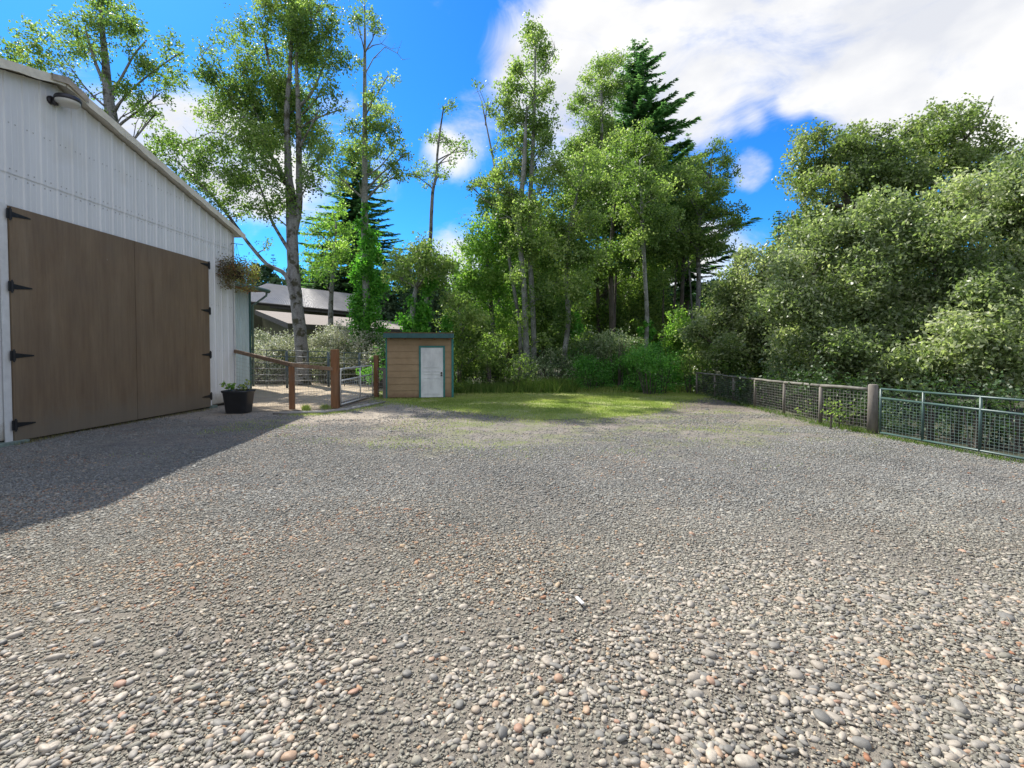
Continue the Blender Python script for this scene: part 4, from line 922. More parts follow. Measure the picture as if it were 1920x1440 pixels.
def conifer(name, label, px, Y, top, bot, wpx, mat='needle', n=46, seed=1, group=None, irregular=.2, skew=0, base_r=.25, dens=1.0, droop=.25, ex=.8):
    r = random.Random(seed); P0 = at(px, top, Y); P0z = P0.z; zb = max(at(px, bot, Y).z, .8); RW = wpx * Y / FPX
    root = empty(name, (P0.x, Y, 0), label, 'tree', group); H = P0z - zb
    m = MB(); m.tube([(P0.x, Y, -.05), (P0.x, Y, zb + H * .5), (P0.x, Y, P0z)], [base_r, base_r * .5, .012], 8)
    Vs, Ts = [], []
    for i in range(n):
        f = (i + r.random()) / n; z = zb + H * f; nb = (7 if dens > .8 else 5) if f < .9 else 4
        for b in range(nb):
            a = r.uniform(0, 6.283); Lb = RW * (1 - f) ** ex * r.uniform(.62, 1.12) * (1 + (irregular * r.uniform(-1, 1.2))) + .12
            Lb *= 1 + skew * math.cos(a)
            dx, dy = math.cos(a), math.sin(a); k = max(3, int(Lb / .14 * dens)); tint = r.gauss(.45, .15)
            sl = r.uniform(-.32, -.02) - droop * (1 - f) + .45 * max(0, f - .5)
            prev = Vector((P0.x, Y, z)); tipz = None; seg = []
            for j in range(k + 1):
                t = j / k; q = Vector((P0.x + dx * Lb * t, Y + dy * Lb * t, z + sl * Lb * t + .22 * Lb * t * t)); seg.append(q)
            m.tube([seg[0], seg[len(seg) // 2], seg[-1]], [.018 + Lb * .006, .012, .005], 4, False)
            for j in range(1, k + 1):
                t = j / k; q = seg[j]; tw = min(.62, (.22 + Lb * .15) * (1.2 - t * .7))
                for s in (-1, 1, -.35, .35):
                    ang = a + s * r.uniform(.6, 1.1); e = Vector((math.cos(ang), math.sin(ang), r.uniform(-.35, .12))) * tw * r.uniform(.7, 1.2); w = Vector((-e.y, e.x, r.uniform(-.4, .4) * tw)).normalized() * tw * .2
                    Vs += [q - e * .1, q + e * .5 + w, q + e, q + e * .5 - w]; Ts.append(tint + r.gauss(0, .12))
    m.build('trunk', M['bark_dark'], root, True)
    V = np.array([tuple(v) for v in Vs]); NL[0] += len(Ts)
    link('crown', npmesh('crown', V, np.arange(len(V)).reshape(-1, 4), 4, np.repeat(np.array(Ts), 4)), M[mat], root)
    return root
def shrub(name, label, clumps, Y, leaf='bramble', L=.085, Wd=.06, den=3, group=None, cat='shrub', rb=(.2, .42), up=.5):
    P, T, blobs = crown_points(clumps, Y, L, den, rb)
    c = np.mean([b[0] for b in blobs], 0); root = empty(name, (c[0], c[1], 0), label, cat, group); m = MB()
    for C, bc, br in blobs:
        for k in range(min(14, len(bc))):
            q = Vector(bc[k]); f = Vector((C[0] + (q.x - C[0]) * .35, C[1] + (q.y - C[1]) * .35, -.02)); m.tube([f, f.lerp(q, .55) + Vector((0, 0, .1 * min(1, C[2]))), q], [.02 if C[2] > .6 else .004, .013 if C[2] > .6 else .003, .003], 4, False)
    for (C0, _, _), (C1, _, _) in zip(blobs, blobs[1:]): m.tube([(C0[0], C0[1], 0), (C1[0], C1[1], 0)], .012, 5)
    for C, bc, br in blobs: m.tube([(C[0], C[1], -.02), (C[0], C[1], max(.1, C[2] * .7))], [.03 if C[2] > .6 else .008, .006], 5)
    m.build('stem', M['bark_dark'], root); link('foliage', leaves_mesh('foliage', P, rng.uniform(.7, 1.25, len(P)) * L, rng.uniform(.7, 1.25, len(P)) * Wd, T, up=up), M[leaf], root); NL[0] += len(P)
    return root
#TREES
# --- left group, behind the barn
tree('alder_tree', 'alder rising behind the white barn roof, leftmost tall trunk', [(228, 560, .30), (220, 400, .28), (212, 245, .24), (204, 190, .19), (198, 120, .14), (192, 60, .1), (190, 20, .05)], 21,
     [(190, 40, 50, 26), (140, 55, 40, 22), (240, 50, 44, 24), (75, 60, 50, 20), (190, 5, 40, 24), (300, 80, 36, 20), (75, 105, 60, 22), (25, 98, 34, 22), (110, 135, 45, 16), (60, 125, 40, 16), (160, 100, 28, 22), (285, 130, 42, 24), (325, 150, 30, 22), (300, 175, 40, 16), (240, 165, 22, 20), (255, 205, 30, 22), (170, 90, 30, 18), (215, 175, 22, 20), (245, 90, 30, 14), (330, 100, 30, 16), (290, 215, 26, 14), (120, 165, 24, 10), (160, 175, 26, 12), (190, 215, 26, 14)],
     stems=[[(212, 185, .09), (188, 140, .07), (170, 90, .05), (160, 50, .03)], [(205, 175, .06), (225, 150, .05), (250, 105, .04), (275, 75, .03)], [(206, 215, .06), (250, 165, .04), (300, 125, .03), (345, 95, .02)], [(203, 205, .05), (165, 170, .035), (135, 130, .02)]], den=1.5, rb=(.25, .5), leaf='alder')
tree('alder_tree', 'big twin-stemmed alder with mossy grey trunk behind the wooden rail fence', [(568, 722, .33), (566, 660, .30), (560, 600, .28), (553, 540, .27), (549, 480, .26), (547, 420, .25), (546, 370, .22), (541, 330, .17), (539, 270, .14), (538, 200, .12), (543, 140, .09), (546, 80, .07), (548, 20, .03)], 22.5,
     [(430, 165, 42, 36), (395, 130, 26, 30), (465, 120, 30, 30), (415, 215, 42, 30), (470, 190, 42, 46), (520, 150, 40, 50), (575, 110, 40, 42), (520, 250, 52, 48), (470, 255, 40, 40), (560, 210, 45, 50), (600, 100, 42, 34), (635, 115, 28, 30), (610, 160, 30, 26), (590, 270, 32, 44), (500, 320, 40, 32), (580, 330, 34, 30), (605, 290, 22, 26), (455, 290, 26, 26), (540, 380, 36, 26), (520, 95, 30, 26),
      (640, 205, 18, 8, 0, .6), (600, 205, 22, 14), (570, 60, 60, 30), (480, 60, 40, 26), (620, 55, 40, 24), (550, 15, 60, 34), (500, 20, 40, 26), (600, 10, 40, 24), (430, 70, 30, 22), (400, 90, 26, 18), (500, 400, 24, 20)],
     stems=[[(550, 440, .19), (560, 390, .17), (561, 340, .15), (560, 260, .13), (559, 190, .11), (556, 120, .08), (560, 60, .05)], [(536, 345, .12), (520, 310, .10), (500, 280, .08), (492, 240, .06), (470, 190, .04)],
            [(561, 200, .08), (580, 180, .07), (596, 150, .05), (612, 110, .04)], [(566, 215, .05), (590, 190, .04), (605, 165, .03)], [(506, 125, .06), (500, 95, .05), (494, 60, .04)],
            [(496, 270, .06), (450, 210, .05), (400, 140, .04), (375, 100, .03)]], den=1.35, twigs=8, rb=(.28, .55))
tree('alder_tree', 'low leaning alder with long bare limbs reaching left over the barn eave', [(549, 560, .12), (535, 515, .10), (500, 495, .085), (465, 455, .08), (440, 420, .07), (400, 370, .06), (360, 330, .04), (330, 300, .02)], 22.2,
     [(290, 290, 28, 22), (330, 270, 34, 24), (375, 300, 34, 26), (340, 320, 30, 20), (400, 280, 30, 24), (380, 345, 34, 20), (430, 320, 34, 24), (425, 375, 30, 22), (400, 395, 24, 16), (460, 350, 32, 26), (480, 390, 26, 18), (300, 262, 20, 12), (455, 400, 20, 14), (350, 380, 24, 14), (320, 345, 20, 12), (500, 460, 12, 10, 0, .6)],
     stems=[[(548, 480, .09), (530, 450, .08), (510, 415, .065), (495, 370, .05), (480, 330, .03)], [(440, 420, .03), (400, 400, .02), (350, 385, .015)]], den=1.6, rb=(.24, .46), ground=False, bare=[[(345, 270), (365, 262), (395, 248), (420, 250), (445, 268), (462, 285)]])
tree('alder_tree', 'tall straight alder with bare upper pole and ivy on its lower trunk', [(690, 690, .20), (688, 600, .19), (686, 500, .18), (684, 420, .17), (684, 340, .15), (684, 260, .13), (684, 180, .10), (684, 100, .07), (684, 40, .04), (683, 5, .02)], 24.5,
     [(690, 20, 22, 18), (670, 45, 16, 14), (705, 50, 16, 12), (735, 148, 17, 14), (700, 165, 14, 16), (700, 200, 24, 18), (712, 212, 22, 14), (680, 245, 26, 20), (662, 240, 20, 16), (720, 245, 28, 22), (745, 275, 24, 18), (700, 280, 34, 20), (660, 285, 26, 22), (735, 315, 26, 16), (760, 290, 12, 12), (700, 320, 26, 14), (625, 305, 26, 14), (610, 330, 24, 14), (640, 345, 24, 14), (720, 345, 16, 12), (672, 110, 8, 14), (655, 320, 26, 18), (750, 325, 14, 16), (622, 275, 16, 10)],
     stems=[[(684, 205, .04), (705, 180, .03), (728, 140, .02)], [(684, 330, .05), (710, 315, .035), (740, 280, .025)], [(684, 375, .06), (650, 345, .04), (620, 315, .025)]], den=1.8, rb=(.22, .45), leaf='birch', bark_='bark_birch',
     ivy=[(686, 385, 0.26), (686, 405, 0.33), (685, 425, 0.42), (684, 450, 0.59), (686, 475, 0.71), (682, 500, 0.83), (688, 530, 0.85), (684, 565, 0.85), (688, 600, 0.85), (690, 635, 0.77), (690, 665, 0.59)], bare=[[(684, 140), (700, 110), (722, 88), (745, 100), (755, 112)], [(684, 96), (700, 85), (715, 82), (735, 92)]])
conifer('spruce_tree', 'dark broad spruce standing behind the ivy-covered alder', 668, 54, 258, 575, 118, n=64, seed=3, irregular=.3, base_r=.35)
tree('alder_tree', 'thin bare-stemmed young tree above the tan shed, open sky around it', [(792, 640, .11), (800, 560, .10), (807, 450, .095), (809, 400, .09), (812, 355, .08), (818, 330, .07), (820, 290, .06), (826, 240, .045), (832, 200, .03)], 25,
     [(800, 322, 30, 13), (775, 326, 14, 9), (825, 330, 20, 10), (815, 258, 22, 14), (840, 262, 22, 12), (862, 275, 22, 14), (880, 283, 12, 8), (845, 300, 16, 8), (838, 205, 16, 10, 0, .7), (850, 195, 8, 8, 0, .8), (810, 345, 22, 8)],
     den=1.7, rb=(.2, .36), leaf='birch', twigs=4, droop=.5)
tree('hawthorn_tree', 'small pale-trunked tree right behind the tan shed with ivy around it', [(777, 660, .13), (776, 620, .12), (774, 580, .11), (778, 550, .09), (790, 510, .06)], 19.5,
     [(790, 480, 34, 26), (765, 500, 30, 26), (815, 500, 30, 30), (745, 520, 26, 24), (835, 515, 22, 22), (800, 530, 40, 26), (775, 465, 24, 16), (845, 490, 12, 14), (740, 480, 14, 12)],
     den=1.8, rb=(.22, .4), leaf='birch', bark_='bark_birch', ivy=[(802, 470, .28), (804, 500, .36), (802, 535, .42), (764, 580, .42), (800, 570, .5), (805, 598, .62), (765, 610, .5), (820, 608, .42), (790, 620, .5)])
tree('alder_tree', 'leafy mid-green tree between the big alder and the ivy column', [(620, 600, .14), (622, 540, .12), (628, 480, .09), (630, 420, .05)], 27,
     [(620, 440, 34, 24), (600, 470, 26, 24), (640, 480, 30, 26), (605, 505, 26, 20), (625, 400, 34, 18), (590, 430, 18, 18), (615, 520, 24, 12), (650, 440, 20, 20)], den=1.7, leaf='lime', L=.12)
# --- distant conifers over the stable roof
k = 0
for (px, Y, top, w, sd) in [(452, 62, 492, 22, 1), (478, 66, 486, 20, 2), (497, 70, 500, 24, 3), (512, 60, 478, 22, 4), (540, 66, 505, 26, 5), (585, 64, 488, 30, 6), (612, 60, 470, 28, 7), (640, 68, 480, 26, 8), (720, 60, 470, 30, 9), (748, 66, 490, 26, 10), (856, 62, 505, 26, 11), (880, 70, 520, 26, 12)]:
    conifer('conifer_tree', ['far conifer at the barn corner, highest of its cluster', 'far conifer just right of the hanging basket', 'far small conifer over the left end of the stable roof', 'far pointed conifer left of the big alder trunk', 'far conifer directly behind the big alder trunk', 'far conifer just right of the big alder trunk', 'far conifer over the middle of the stable roof', 'far conifer left of the ivy column, over the roof', 'far conifer right of the ivy column', 'far conifer left of the small pale-trunked tree', 'far conifer right of the tan shed, over the bushes', 'far low conifer at the left edge of the woods'][k], px, Y, top, 640, w, 'needle_far', 34, sd + 40, 'far conifers on the skyline behind the stable', .3, dens=.5, base_r=.2); k += 1
# --- central woods, back row first
conifer('fir_tree', 'tallest dark fir rising above the middle of the woods', 1190, 34, 78, 520, 125, n=60, seed=9, irregular=.28, skew=.28, base_r=.32, droop=-.02, ex=.6)
conifer('fir_tree', 'second dark fir, lower and right of the tallest one', 1290, 37, 250, 560, 66, n=40, seed=12, irregular=.22, base_r=.28)
conifer('fir_tree', 'dark fir half hidden in the left part of the woods', 955, 36, 330, 600, 70, n=34, seed=14, irregular=.4, base_r=.25)
conifer('spruce_tree', 'small pointed spruce top between the woods and the oak', 1461, 40, 393, 560, 40, n=34, seed=21, irregular=.25)
conifer('spruce_tree', 'dark conifer filling the middle of the woods behind the pale trunks', 1090, 35, 300, 640, 95, n=40, seed=23, irregular=.35)
tree('alder_tree', 'tall slim alder topping out left of the tallest fir', [(1135, 650, .17), (1134, 500, .15), (1130, 350, .12), (1128, 220, .08), (1127, 130, .04)], 29,
     [(1125, 130, 28, 20), (1150, 112, 20, 14), (1105, 150, 18, 16), (1130, 180, 26, 22), (1095, 195, 22, 18), (1150, 165, 20, 20), (1115, 215, 30, 20), (1075, 205, 14, 10), (1130, 250, 36, 28), (1100, 280, 40, 30), (1160, 290, 40, 34), (1130, 330, 50, 34), (1090, 350, 40, 34), (1170, 370, 46, 36), (1120, 400, 50, 36)], den=3.32, leaf='birch', L=.115, rb=(.3, .55))
tree('birch_tree', 'tall pale double-trunked birch at the left side of the woods', [(990, 706, .15), (986, 640, .135), (984, 560, .125), (979, 500, .12), (974, 440, .115), (976, 380, .10), (982, 320, .11), (985, 250, .07), (988, 200, .04)], 21,
     [(1003, 75, 14, 12), (1005, 110, 26, 22), (975, 130, 16, 16), (1020, 90, 14, 12), (965, 165, 26, 22), (1000, 175, 24, 26), (950, 190, 20, 16), (1025, 165, 16, 24), (960, 225, 24, 26), (1010, 225, 26, 28), (985, 270, 30, 24), (950, 265, 18, 14), (1020, 280, 24, 22), (990, 320, 30, 26), (945, 320, 26, 22), (1030, 260, 16, 14), (960, 370, 34, 26), (1020, 350, 28, 26), (925, 350, 26, 18, 0, .8), (905, 345, 20, 8, 0, .8), (1000, 400, 34, 26), (940, 400, 30, 24), (980, 460, 34, 24), (1000, 60, 20, 26), (980, 520, 30, 22, -.9, .5), (1010, 560, 30, 24, -.9, .5), (975, 600, 30, 20, -.9, .5), (1010, 640, 24, 16, -.9, .4)],
     stems=[[(1000, 706, .135, .4), (1001, 640, .125, .4), (998, 560, .115, .4), (994, 480, .105, .4), (993, 400, .095, .4), (997, 320, .10, .4), (1001, 240, .08, .4), (1003, 160, .05, .4), (1004, 90, .03, .4)]], den=2.80, leaf='birch', bark_='bark_birch', rb=(.22, .45), limb=.035, bare=[[(1010, 145), (1024, 120), (1036, 102), (1041, 92)]])
tree('birch_tree', 'slender leaning birch with a nearly bare top at the left edge of the woods', [(975, 620, .09), (960, 520, .08), (945, 420, .07), (933, 350, .055), (925, 300, .045), (915, 250, .035), (903, 190, .02)], 22.5,
     [(895, 160, 10, 8, 0, .7), (915, 200, 14, 9, 0, .8), (925, 215, 10, 12, 0, .7), (930, 280, 14, 10, 0, .8), (900, 345, 26, 10), (885, 350, 14, 6), (918, 380, 26, 14), (940, 330, 20, 14)], den=2.62, leaf='birch', bark_='bark_birch', rb=(.16, .3), bare=[[(910, 235), (912, 200), (900, 170)]])
tree('maple_tree', 'bright yellow-green leafy tree at the left front edge of the woods', [(930, 690, .13), (925, 620, .12), (918, 540, .10), (912, 470, .06)], 23.5,
     [(900, 430, 30, 26), (925, 405, 34, 24), (890, 470, 34, 28), (930, 460, 34, 30), (880, 510, 30, 26), (920, 520, 36, 30), (960, 470, 30, 34), (895, 560, 36, 28), (940, 560, 34, 30), (870, 545, 24, 20), (905, 600, 36, 26), (950, 610, 30, 26), (955, 430, 28, 28), (910, 380, 24, 18)], den=3.50, leaf='lime', L=.11)
tree('hazel_tree', 'bushy green tree just right of the tan shed', [(868, 690, .09), (866, 640, .08), (862, 590, .05)], 20.5,
     [(862, 570, 26, 24), (885, 590, 26, 24), (850, 610, 22, 24), (880, 630, 30, 26), (905, 620, 26, 26), (858, 650, 24, 20), (925, 650, 26, 20), (890, 665, 34, 22), (838, 560, 14, 24), (845, 640, 16, 24)], den=3.68, leaf='birch', L=.1)
tree('alder_tree', 'leaning grey trunk at the centre of the woods edge', [(1055, 698, .125), (1060, 650, .115), (1066, 600, .11), (1062, 540, .10), (1064, 470, .09), (1072, 410, .09), (1084, 360, .06), (1095, 310, .04)], 21.2,
     [(1060, 330, 34, 26), (1095, 300, 34, 26), (1040, 380, 34, 30), (1090, 370, 40, 32), (1060, 430, 40, 32), (1110, 420, 36, 30), (1035, 470, 34, 30), (1090, 480, 42, 30), (1040, 530, 34, 30), (1085, 545, 40, 30), (1060, 590, 34, 24), (1030, 310, 20, 20), (1120, 340, 30, 26)],
     stems=[[(1070, 440, .05), (1085, 400, .04), (1100, 380, .03), (1120, 360, .02)]], den=2.89, leaf='birch', bark_='bark_birch', ivy=[(1075, 600, .32), (1078, 630, .36), (1080, 660, .34), (1062, 560, .25)])
tree('alder_tree', 'leafy alder in the woods right of the central leaning trunk', [(1150, 690, .16), (1148, 620, .15), (1146, 560, .14), (1146, 480, .12), (1150, 400, .08), (1155, 330, .04)], 25,
     [(1150, 300, 34, 28), (1190, 280, 34, 28), (1130, 350, 36, 28), (1180, 350, 44, 34), (1220, 310, 36, 32), (1150, 410, 44, 34), (1210, 400, 44, 36), (1180, 470, 46, 34), (1130, 480, 36, 30), (1230, 460, 36, 32), (1200, 250, 24, 18), (1240, 350, 30, 28)], den=3.15, leaf='alder', L=.115, bark_='bark_dark', stems=[[(1152, 620, .07, .5), (1154, 540, .06, .5), (1158, 460, .05, .5)]])
tree('birch_tree', 'straight pale trunk with an ivy sleeve at its foot, right of the blackberry mound', [(1213, 700, .12), (1212, 640, .11), (1213, 590, .10), (1210, 530, .095), (1207, 470, .09), (1204, 410, .08), (1202, 350, .07), (1200, 300, .04)], 22.8,
     [(1190, 330, 34, 26), (1230, 370, 34, 28), (1180, 400, 34, 26), (1230, 430, 34, 26), (1190, 455, 26, 20), (1220, 290, 26, 20), (1250, 400, 24, 24), (1170, 360, 26, 20)], den=2.80, leaf='birch', bark_='bark_birch', L=.105, ivy=[(1212, 598, .30), (1212, 615, .36), (1212, 635, .42), (1213, 655, .5), (1206, 668, .5), (1216, 675, .5), (1225, 650, .3)])
tree('alder_tree', 'alder with outstretched crown at the right end of the woods', [(1308, 640, .13), (1308, 590, .125), (1310, 530, .12), (1309, 470, .10), (1312, 410, .08), (1325, 360, .05), (1335, 310, .03)], 25.5,
     [(1338, 275, 16, 10, 0, .8), (1352, 305, 16, 14), (1365, 330, 20, 14), (1325, 340, 34, 24), (1290, 350, 34, 26), (1350, 360, 30, 22), (1375, 395, 22, 14), (1330, 400, 40, 26), (1290, 410, 36, 30), (1360, 425, 28, 18), (1380, 420, 12, 10), (1320, 450, 42, 26), (1280, 460, 30, 26), (1345, 465, 26, 16), (1260, 420, 26, 30), (1300, 300, 26, 20), (1270, 330, 28, 26)],
     stems=[[(1300, 640, .05, .6), (1296, 560, .05, .6), (1290, 480, .04, .6)]], den=3.06, leaf='birch', L=.11, bare=[[(1320, 350), (1332, 310), (1340, 270)]])
tree('alder_tree', 'slim dark trunk pair against the sky gap at right of the woods', [(1275, 650, .12), (1278, 580, .11), (1280, 520, .10), (1283, 460, .07)], 26.5,
     [(1270, 480, 24, 18), (1300, 490, 22, 14), (1265, 510, 20, 16), (1250, 470, 24, 22), (1240, 520, 20, 18), (1290, 440, 26, 20)], stems=[[(1262, 650, .08), (1264, 580, .07), (1268, 510, .06), (1272, 470, .04)], [(1242, 660, .05), (1243, 600, .045), (1244, 540, .04)]], den=2.62, leaf='alder', bark_='bark_dark', L=.11)
tree('maple_tree', 'lime-green vine-covered small tree right of the ivy-sleeved trunk', [(1275, 690, .1), (1273, 650, .09), (1272, 620, .05)], 22,
     [(1272, 600, 20, 18), (1265, 622, 24, 20), (1285, 625, 20, 20), (1272, 650, 26, 20), (1260, 665, 22, 16)], den=4.20, leaf='lime', L=.1, rb=(.2, .35))
tree('alder_tree', 'shaded tree deep in the woods behind the birch pair', [(1020, 690, .13), (1018, 600, .12), (1015, 500, .1), (1012, 420, .06)], 27.5,
     [(1000, 430, 40, 34), (1040, 450, 40, 34), (1010, 500, 42, 34), (960, 500, 36, 34), (1050, 520, 40, 34), (990, 560, 42, 32), (1040, 590, 40, 32), (960, 580, 36, 30), (1000, 620, 44, 28), (1050, 640, 36, 24), (950, 640, 34, 24), (930, 490, 30, 30)], den=2.98, leaf='alder', L=.12, bark_='bark_dark')
tree('alder_tree', 'shaded tree deep in the middle of the woods', [(1120, 690, .13), (1122, 600, .12), (1120, 520, .1), (1118, 440, .06)], 28.5,
     [(1100, 520, 42, 34), (1150, 540, 42, 34), (1110, 580, 44, 32), (1160, 600, 40, 30), (1200, 560, 40, 34), (1110, 640, 44, 26), (1160, 655, 40, 22), (1210, 620, 34, 28), (1220, 510, 36, 28)], den=2.80, leaf='alder', L=.12, bark_='bark_dark')
tree('alder_tree', 'shaded undergrowth tree behind the lime vine tree', [(1240, 690, .10), (1238, 640, .09), (1236, 580, .05)], 29,
     [(1240, 580, 36, 26), (1280, 600, 30, 24), (1330, 610, 34, 26), (1240, 640, 40, 24), (1300, 650, 40, 24), (1350, 600, 30, 30), (1370, 560, 24, 26)], den=2.80, leaf='alder', L=.12, bark_='bark_dark')
# --- right thicket
tree('oak_tree', 'broad oak crown with dark crooked limbs at the skyline on the right', [(1690, 700, .38), (1685, 600, .35), (1670, 500, .30), (1640, 430, .22), (1600, 390, .17), (1570, 350, .12), (1540, 310, .08)], 21,
     [(1510, 285, 26, 26), (1500, 320, 24, 22), (1545, 265, 34, 20), (1560, 300, 36, 26), (1600, 255, 34, 20), (1640, 250, 28, 16), (1620, 290, 40, 26), (1515, 350, 30, 26), (1560, 350, 40, 28), (1660, 245, 14, 10), (1665, 285, 34, 22), (1700, 250, 30, 20), (1720, 230, 20, 14), (1750, 225, 34, 20), (1790, 215, 30, 18), (1740, 270, 40, 28), (1700, 310, 42, 28), (1650, 330, 44, 26), (1790, 260, 36, 28), (1820, 215, 22, 18), (1845, 230, 24, 20), (1860, 260, 26, 20), (1840, 290, 34, 20), (1890, 275, 16, 12), (1620, 370, 50, 30), (1540, 400, 40, 30), (1760, 320, 44, 26), (1505, 400, 24, 22, 0, .8), (1690, 370, 50, 26), (1590, 420, 46, 26), (1915, 290, 20, 20), (1600, 325, 44, 30), (1700, 340, 44, 30), (1800, 310, 40, 30), (1530, 330, 30, 26), (1860, 310, 34, 26), (1660, 300, 40, 30), (1580, 285, 34, 24), (1765, 250, 34, 26)],
     stems=[[(1680, 560, .24), (1710, 460, .18), (1740, 380, .14), (1770, 310, .10), (1810, 260, .07), (1845, 220, .035), (1863, 180, .012)], [(1650, 440, .16), (1650, 370, .12), (1660, 310, .09), (1680, 270, .05)], [(1740, 380, .1), (1800, 340, .08), (1860, 300, .05), (1915, 280, .03)], [(1600, 390, .11), (1550, 380, .08), (1515, 350, .05)]],
     leaf='oak', bark_='bark_dark', den=2.28, L=.105, Wd=.075, rb=(.24, .46), limb=.06, twigs=14)
wl = 'willow thicket tree '
tree('willow_tree', 'large grey-green willow filling the middle of the right thicket', [(1660, 745, .14), (1650, 690, .13), (1630, 620, .11), (1610, 550, .08)], 14.8,
     [(1500, 470, 46, 34), (1560, 450, 50, 36), (1620, 440, 52, 38), (1680, 430, 52, 40), (1480, 520, 46, 40), (1540, 520, 56, 44), (1610, 510, 60, 46), (1680, 500, 60, 46), (1470, 580, 44, 40), (1530, 590, 56, 44), (1600, 590, 60, 44), (1670, 580, 60, 46), (1500, 640, 52, 34), (1570, 650, 56, 34), (1640, 655, 56, 34), (1540, 690, 50, 22), (1620, 700, 50, 22), (1640, 390, 40, 26), (1740, 460, 50, 40), (1660, 660, 60, 40, -1.6), (1590, 640, 56, 40, -1.6), (1690, 600, 60, 44, -1.6), (1640, 540, 56, 44, -1.6), (1710, 690, 60, 26, -1.2), (1480, 690, 50, 24), (1640, 700, 56, 30, -2.6), (1560, 700, 52, 30, -1.4), (1500, 690, 50, 30, -.4), (1690, 690, 50, 34, -3.0), (1450, 690, 40, 26, .8), (1600, 660, 56, 36, -2.4), (1530, 650, 50, 36, -1.4)],
     stems=[[(1655, 720, .12, .3), (1680, 640, .1, .6), (1700, 560, .07, .8), (1700, 480, .04, .8)], [(1650, 720, .1, -.4), (1600, 660, .08, -.6), (1550, 590, .06, -.6), (1520, 520, .03, -.5)]], leaf='willow', bark_='bark_dark', den=4.41, L=.105, Wd=.055, rb=(.26, .46), limb=.035, up=.2)
tree('willow_tree', 'willow with the highest leafy crown at the right edge of the picture', [(1860, 770, .15), (1850, 700, .14), (1840, 600, .12), (1835, 500, .08)], 13.5,
     [(1900, 340, 50, 34), (1840, 350, 44, 34), (1790, 380, 44, 34), (1940, 400, 50, 50), (1870, 410, 56, 44), (1800, 440, 54, 44), (1740, 480, 44, 40), (1920, 480, 60, 50), (1850, 500, 60, 46), (1780, 520, 56, 46), (1910, 570, 60, 46), (1840, 590, 60, 44), (1770, 600, 56, 44), (1730, 560, 44, 40), (1920, 650, 56, 36), (1850, 665, 56, 34), (1780, 670, 50, 32), (1990, 420, 60, 90), (1990, 580, 60, 90), (1880, 320, 40, 24), (1760, 410, 36, 26), (1730, 640, 40, 30), (1860, 640, 60, 44, -1.5), (1840, 560, 56, 44, -1.5), (1790, 690, 60, 26, -.9), (1880, 700, 60, 24, -.9), (1900, 560, 50, 50, -1.5), (1730, 700, 56, 32, -1.6), (1960, 700, 60, 36, -1.6), (1800, 695, 56, 34, -1.9), (1870, 700, 60, 36, -2.1), (1930, 640, 60, 50, -2.2), (1780, 640, 56, 44, -2.0), (1850, 620, 56, 44, -2.2)],
     stems=[[(1855, 730, .1, .3), (1900, 640, .08, .5), (1920, 540, .06, .6), (1925, 440, .04, .6)], [(1850, 720, .09, -.2), (1800, 640, .07, -.4), (1770, 560, .05, -.4), (1750, 500, .03, -.4)]], leaf='willow', bark_='bark_dark', den=4.20, L=.10, Wd=.05, rb=(.24, .44), limb=.035, up=.2)
tree('willow_tree', 'lower rounded willow at the left end of the thicket by the far fence', [(1400, 735, .12), (1398, 690, .11), (1395, 640, .08)], 18.5,
     [(1430, 500, 40, 26), (1400, 520, 34, 26), (1460, 480, 34, 24), (1370, 560, 34, 30), (1420, 560, 44, 34), (1340, 600, 34, 30), (1390, 610, 44, 34), (1440, 610, 44, 34), (1320, 640, 30, 30), (1360, 655, 40, 30), (1420, 665, 44, 28), (1470, 660, 40, 30), (1310, 670, 26, 24), (1480, 560, 36, 34), (1350, 540, 20, 22), (1300, 620, 20, 24), (1395, 480, 18, 16)],
     leaf='willow', bark_='bark_dark', den=4.20, L=.105, Wd=.06, rb=(.26, .46), limb=.03, up=.6)
tree('alder_tree', 'green tree behind the willows, filling the gap under the oak', [(1560, 700, .16), (1560, 600, .14), (1562, 500, .1)], 23,
     [(1500, 440, 40, 30), (1560, 430, 46, 34), (1630, 420, 50, 34), (1450, 500, 34, 26), (1530, 500, 50, 36), (1700, 430, 50, 36), (1780, 400, 50, 36), (1850, 380, 50, 36), (1600, 500, 50, 40), (1900, 360, 40, 30), (1500, 580, 60, 50), (1600, 600, 60, 50), (1700, 560, 60, 60), (1420, 580, 40, 40)], leaf='alder', bark_='bark_dark', den=3.15, L=.12)
# --- shrubs
shrub('bramble_bush', 'pale flowering bramble behind the corral, nearest the barn wall', [(490, 640, 30, 24), (520, 655, 32, 26), (480, 665, 26, 26), (540, 640, 24, 20), (510, 690, 40, 26), (555, 672, 24, 30)], 24.3, group='pale brambles behind the corral', L=.1)
shrub('bramble_bush', 'pale flowering bramble right of the big alder trunk', [(600, 650, 28, 24), (630, 640, 28, 24), (610, 680, 34, 30), (650, 665, 30, 28), (640, 620, 18, 16), (585, 665, 18, 26)], 24.6, group='pale brambles behind the corral', L=.1)
shrub('bramble_bush', 'pale flowering bramble beneath the ivy column beside the shed', [(680, 660, 26, 26), (705, 680, 26, 28), (660, 690, 28, 24), (715, 650, 16, 24), (700, 632, 18, 14)], 23.6, group='pale brambles behind the corral', L=.1, den=2.6)
shrub('laurel_bush', 'dark green bush wedged left of the shed wall', [(712, 700, 22, 20), (690, 705, 24, 18), (718, 665, 12, 22)], 20.8, 'laurel')
shrub('bramble_bush', 'shadowy bramble hedge from the shed to the birch pair', [(870, 700, 30, 28), (905, 695, 30, 30), (940, 700, 32, 26), (860, 670, 22, 24), (920, 670, 30, 24), (965, 690, 24, 24), (900, 720, 34, 14), (855, 722, 20, 16), (950, 722, 26, 12)], 19.3, 'alder', .09, .06, 3.0)
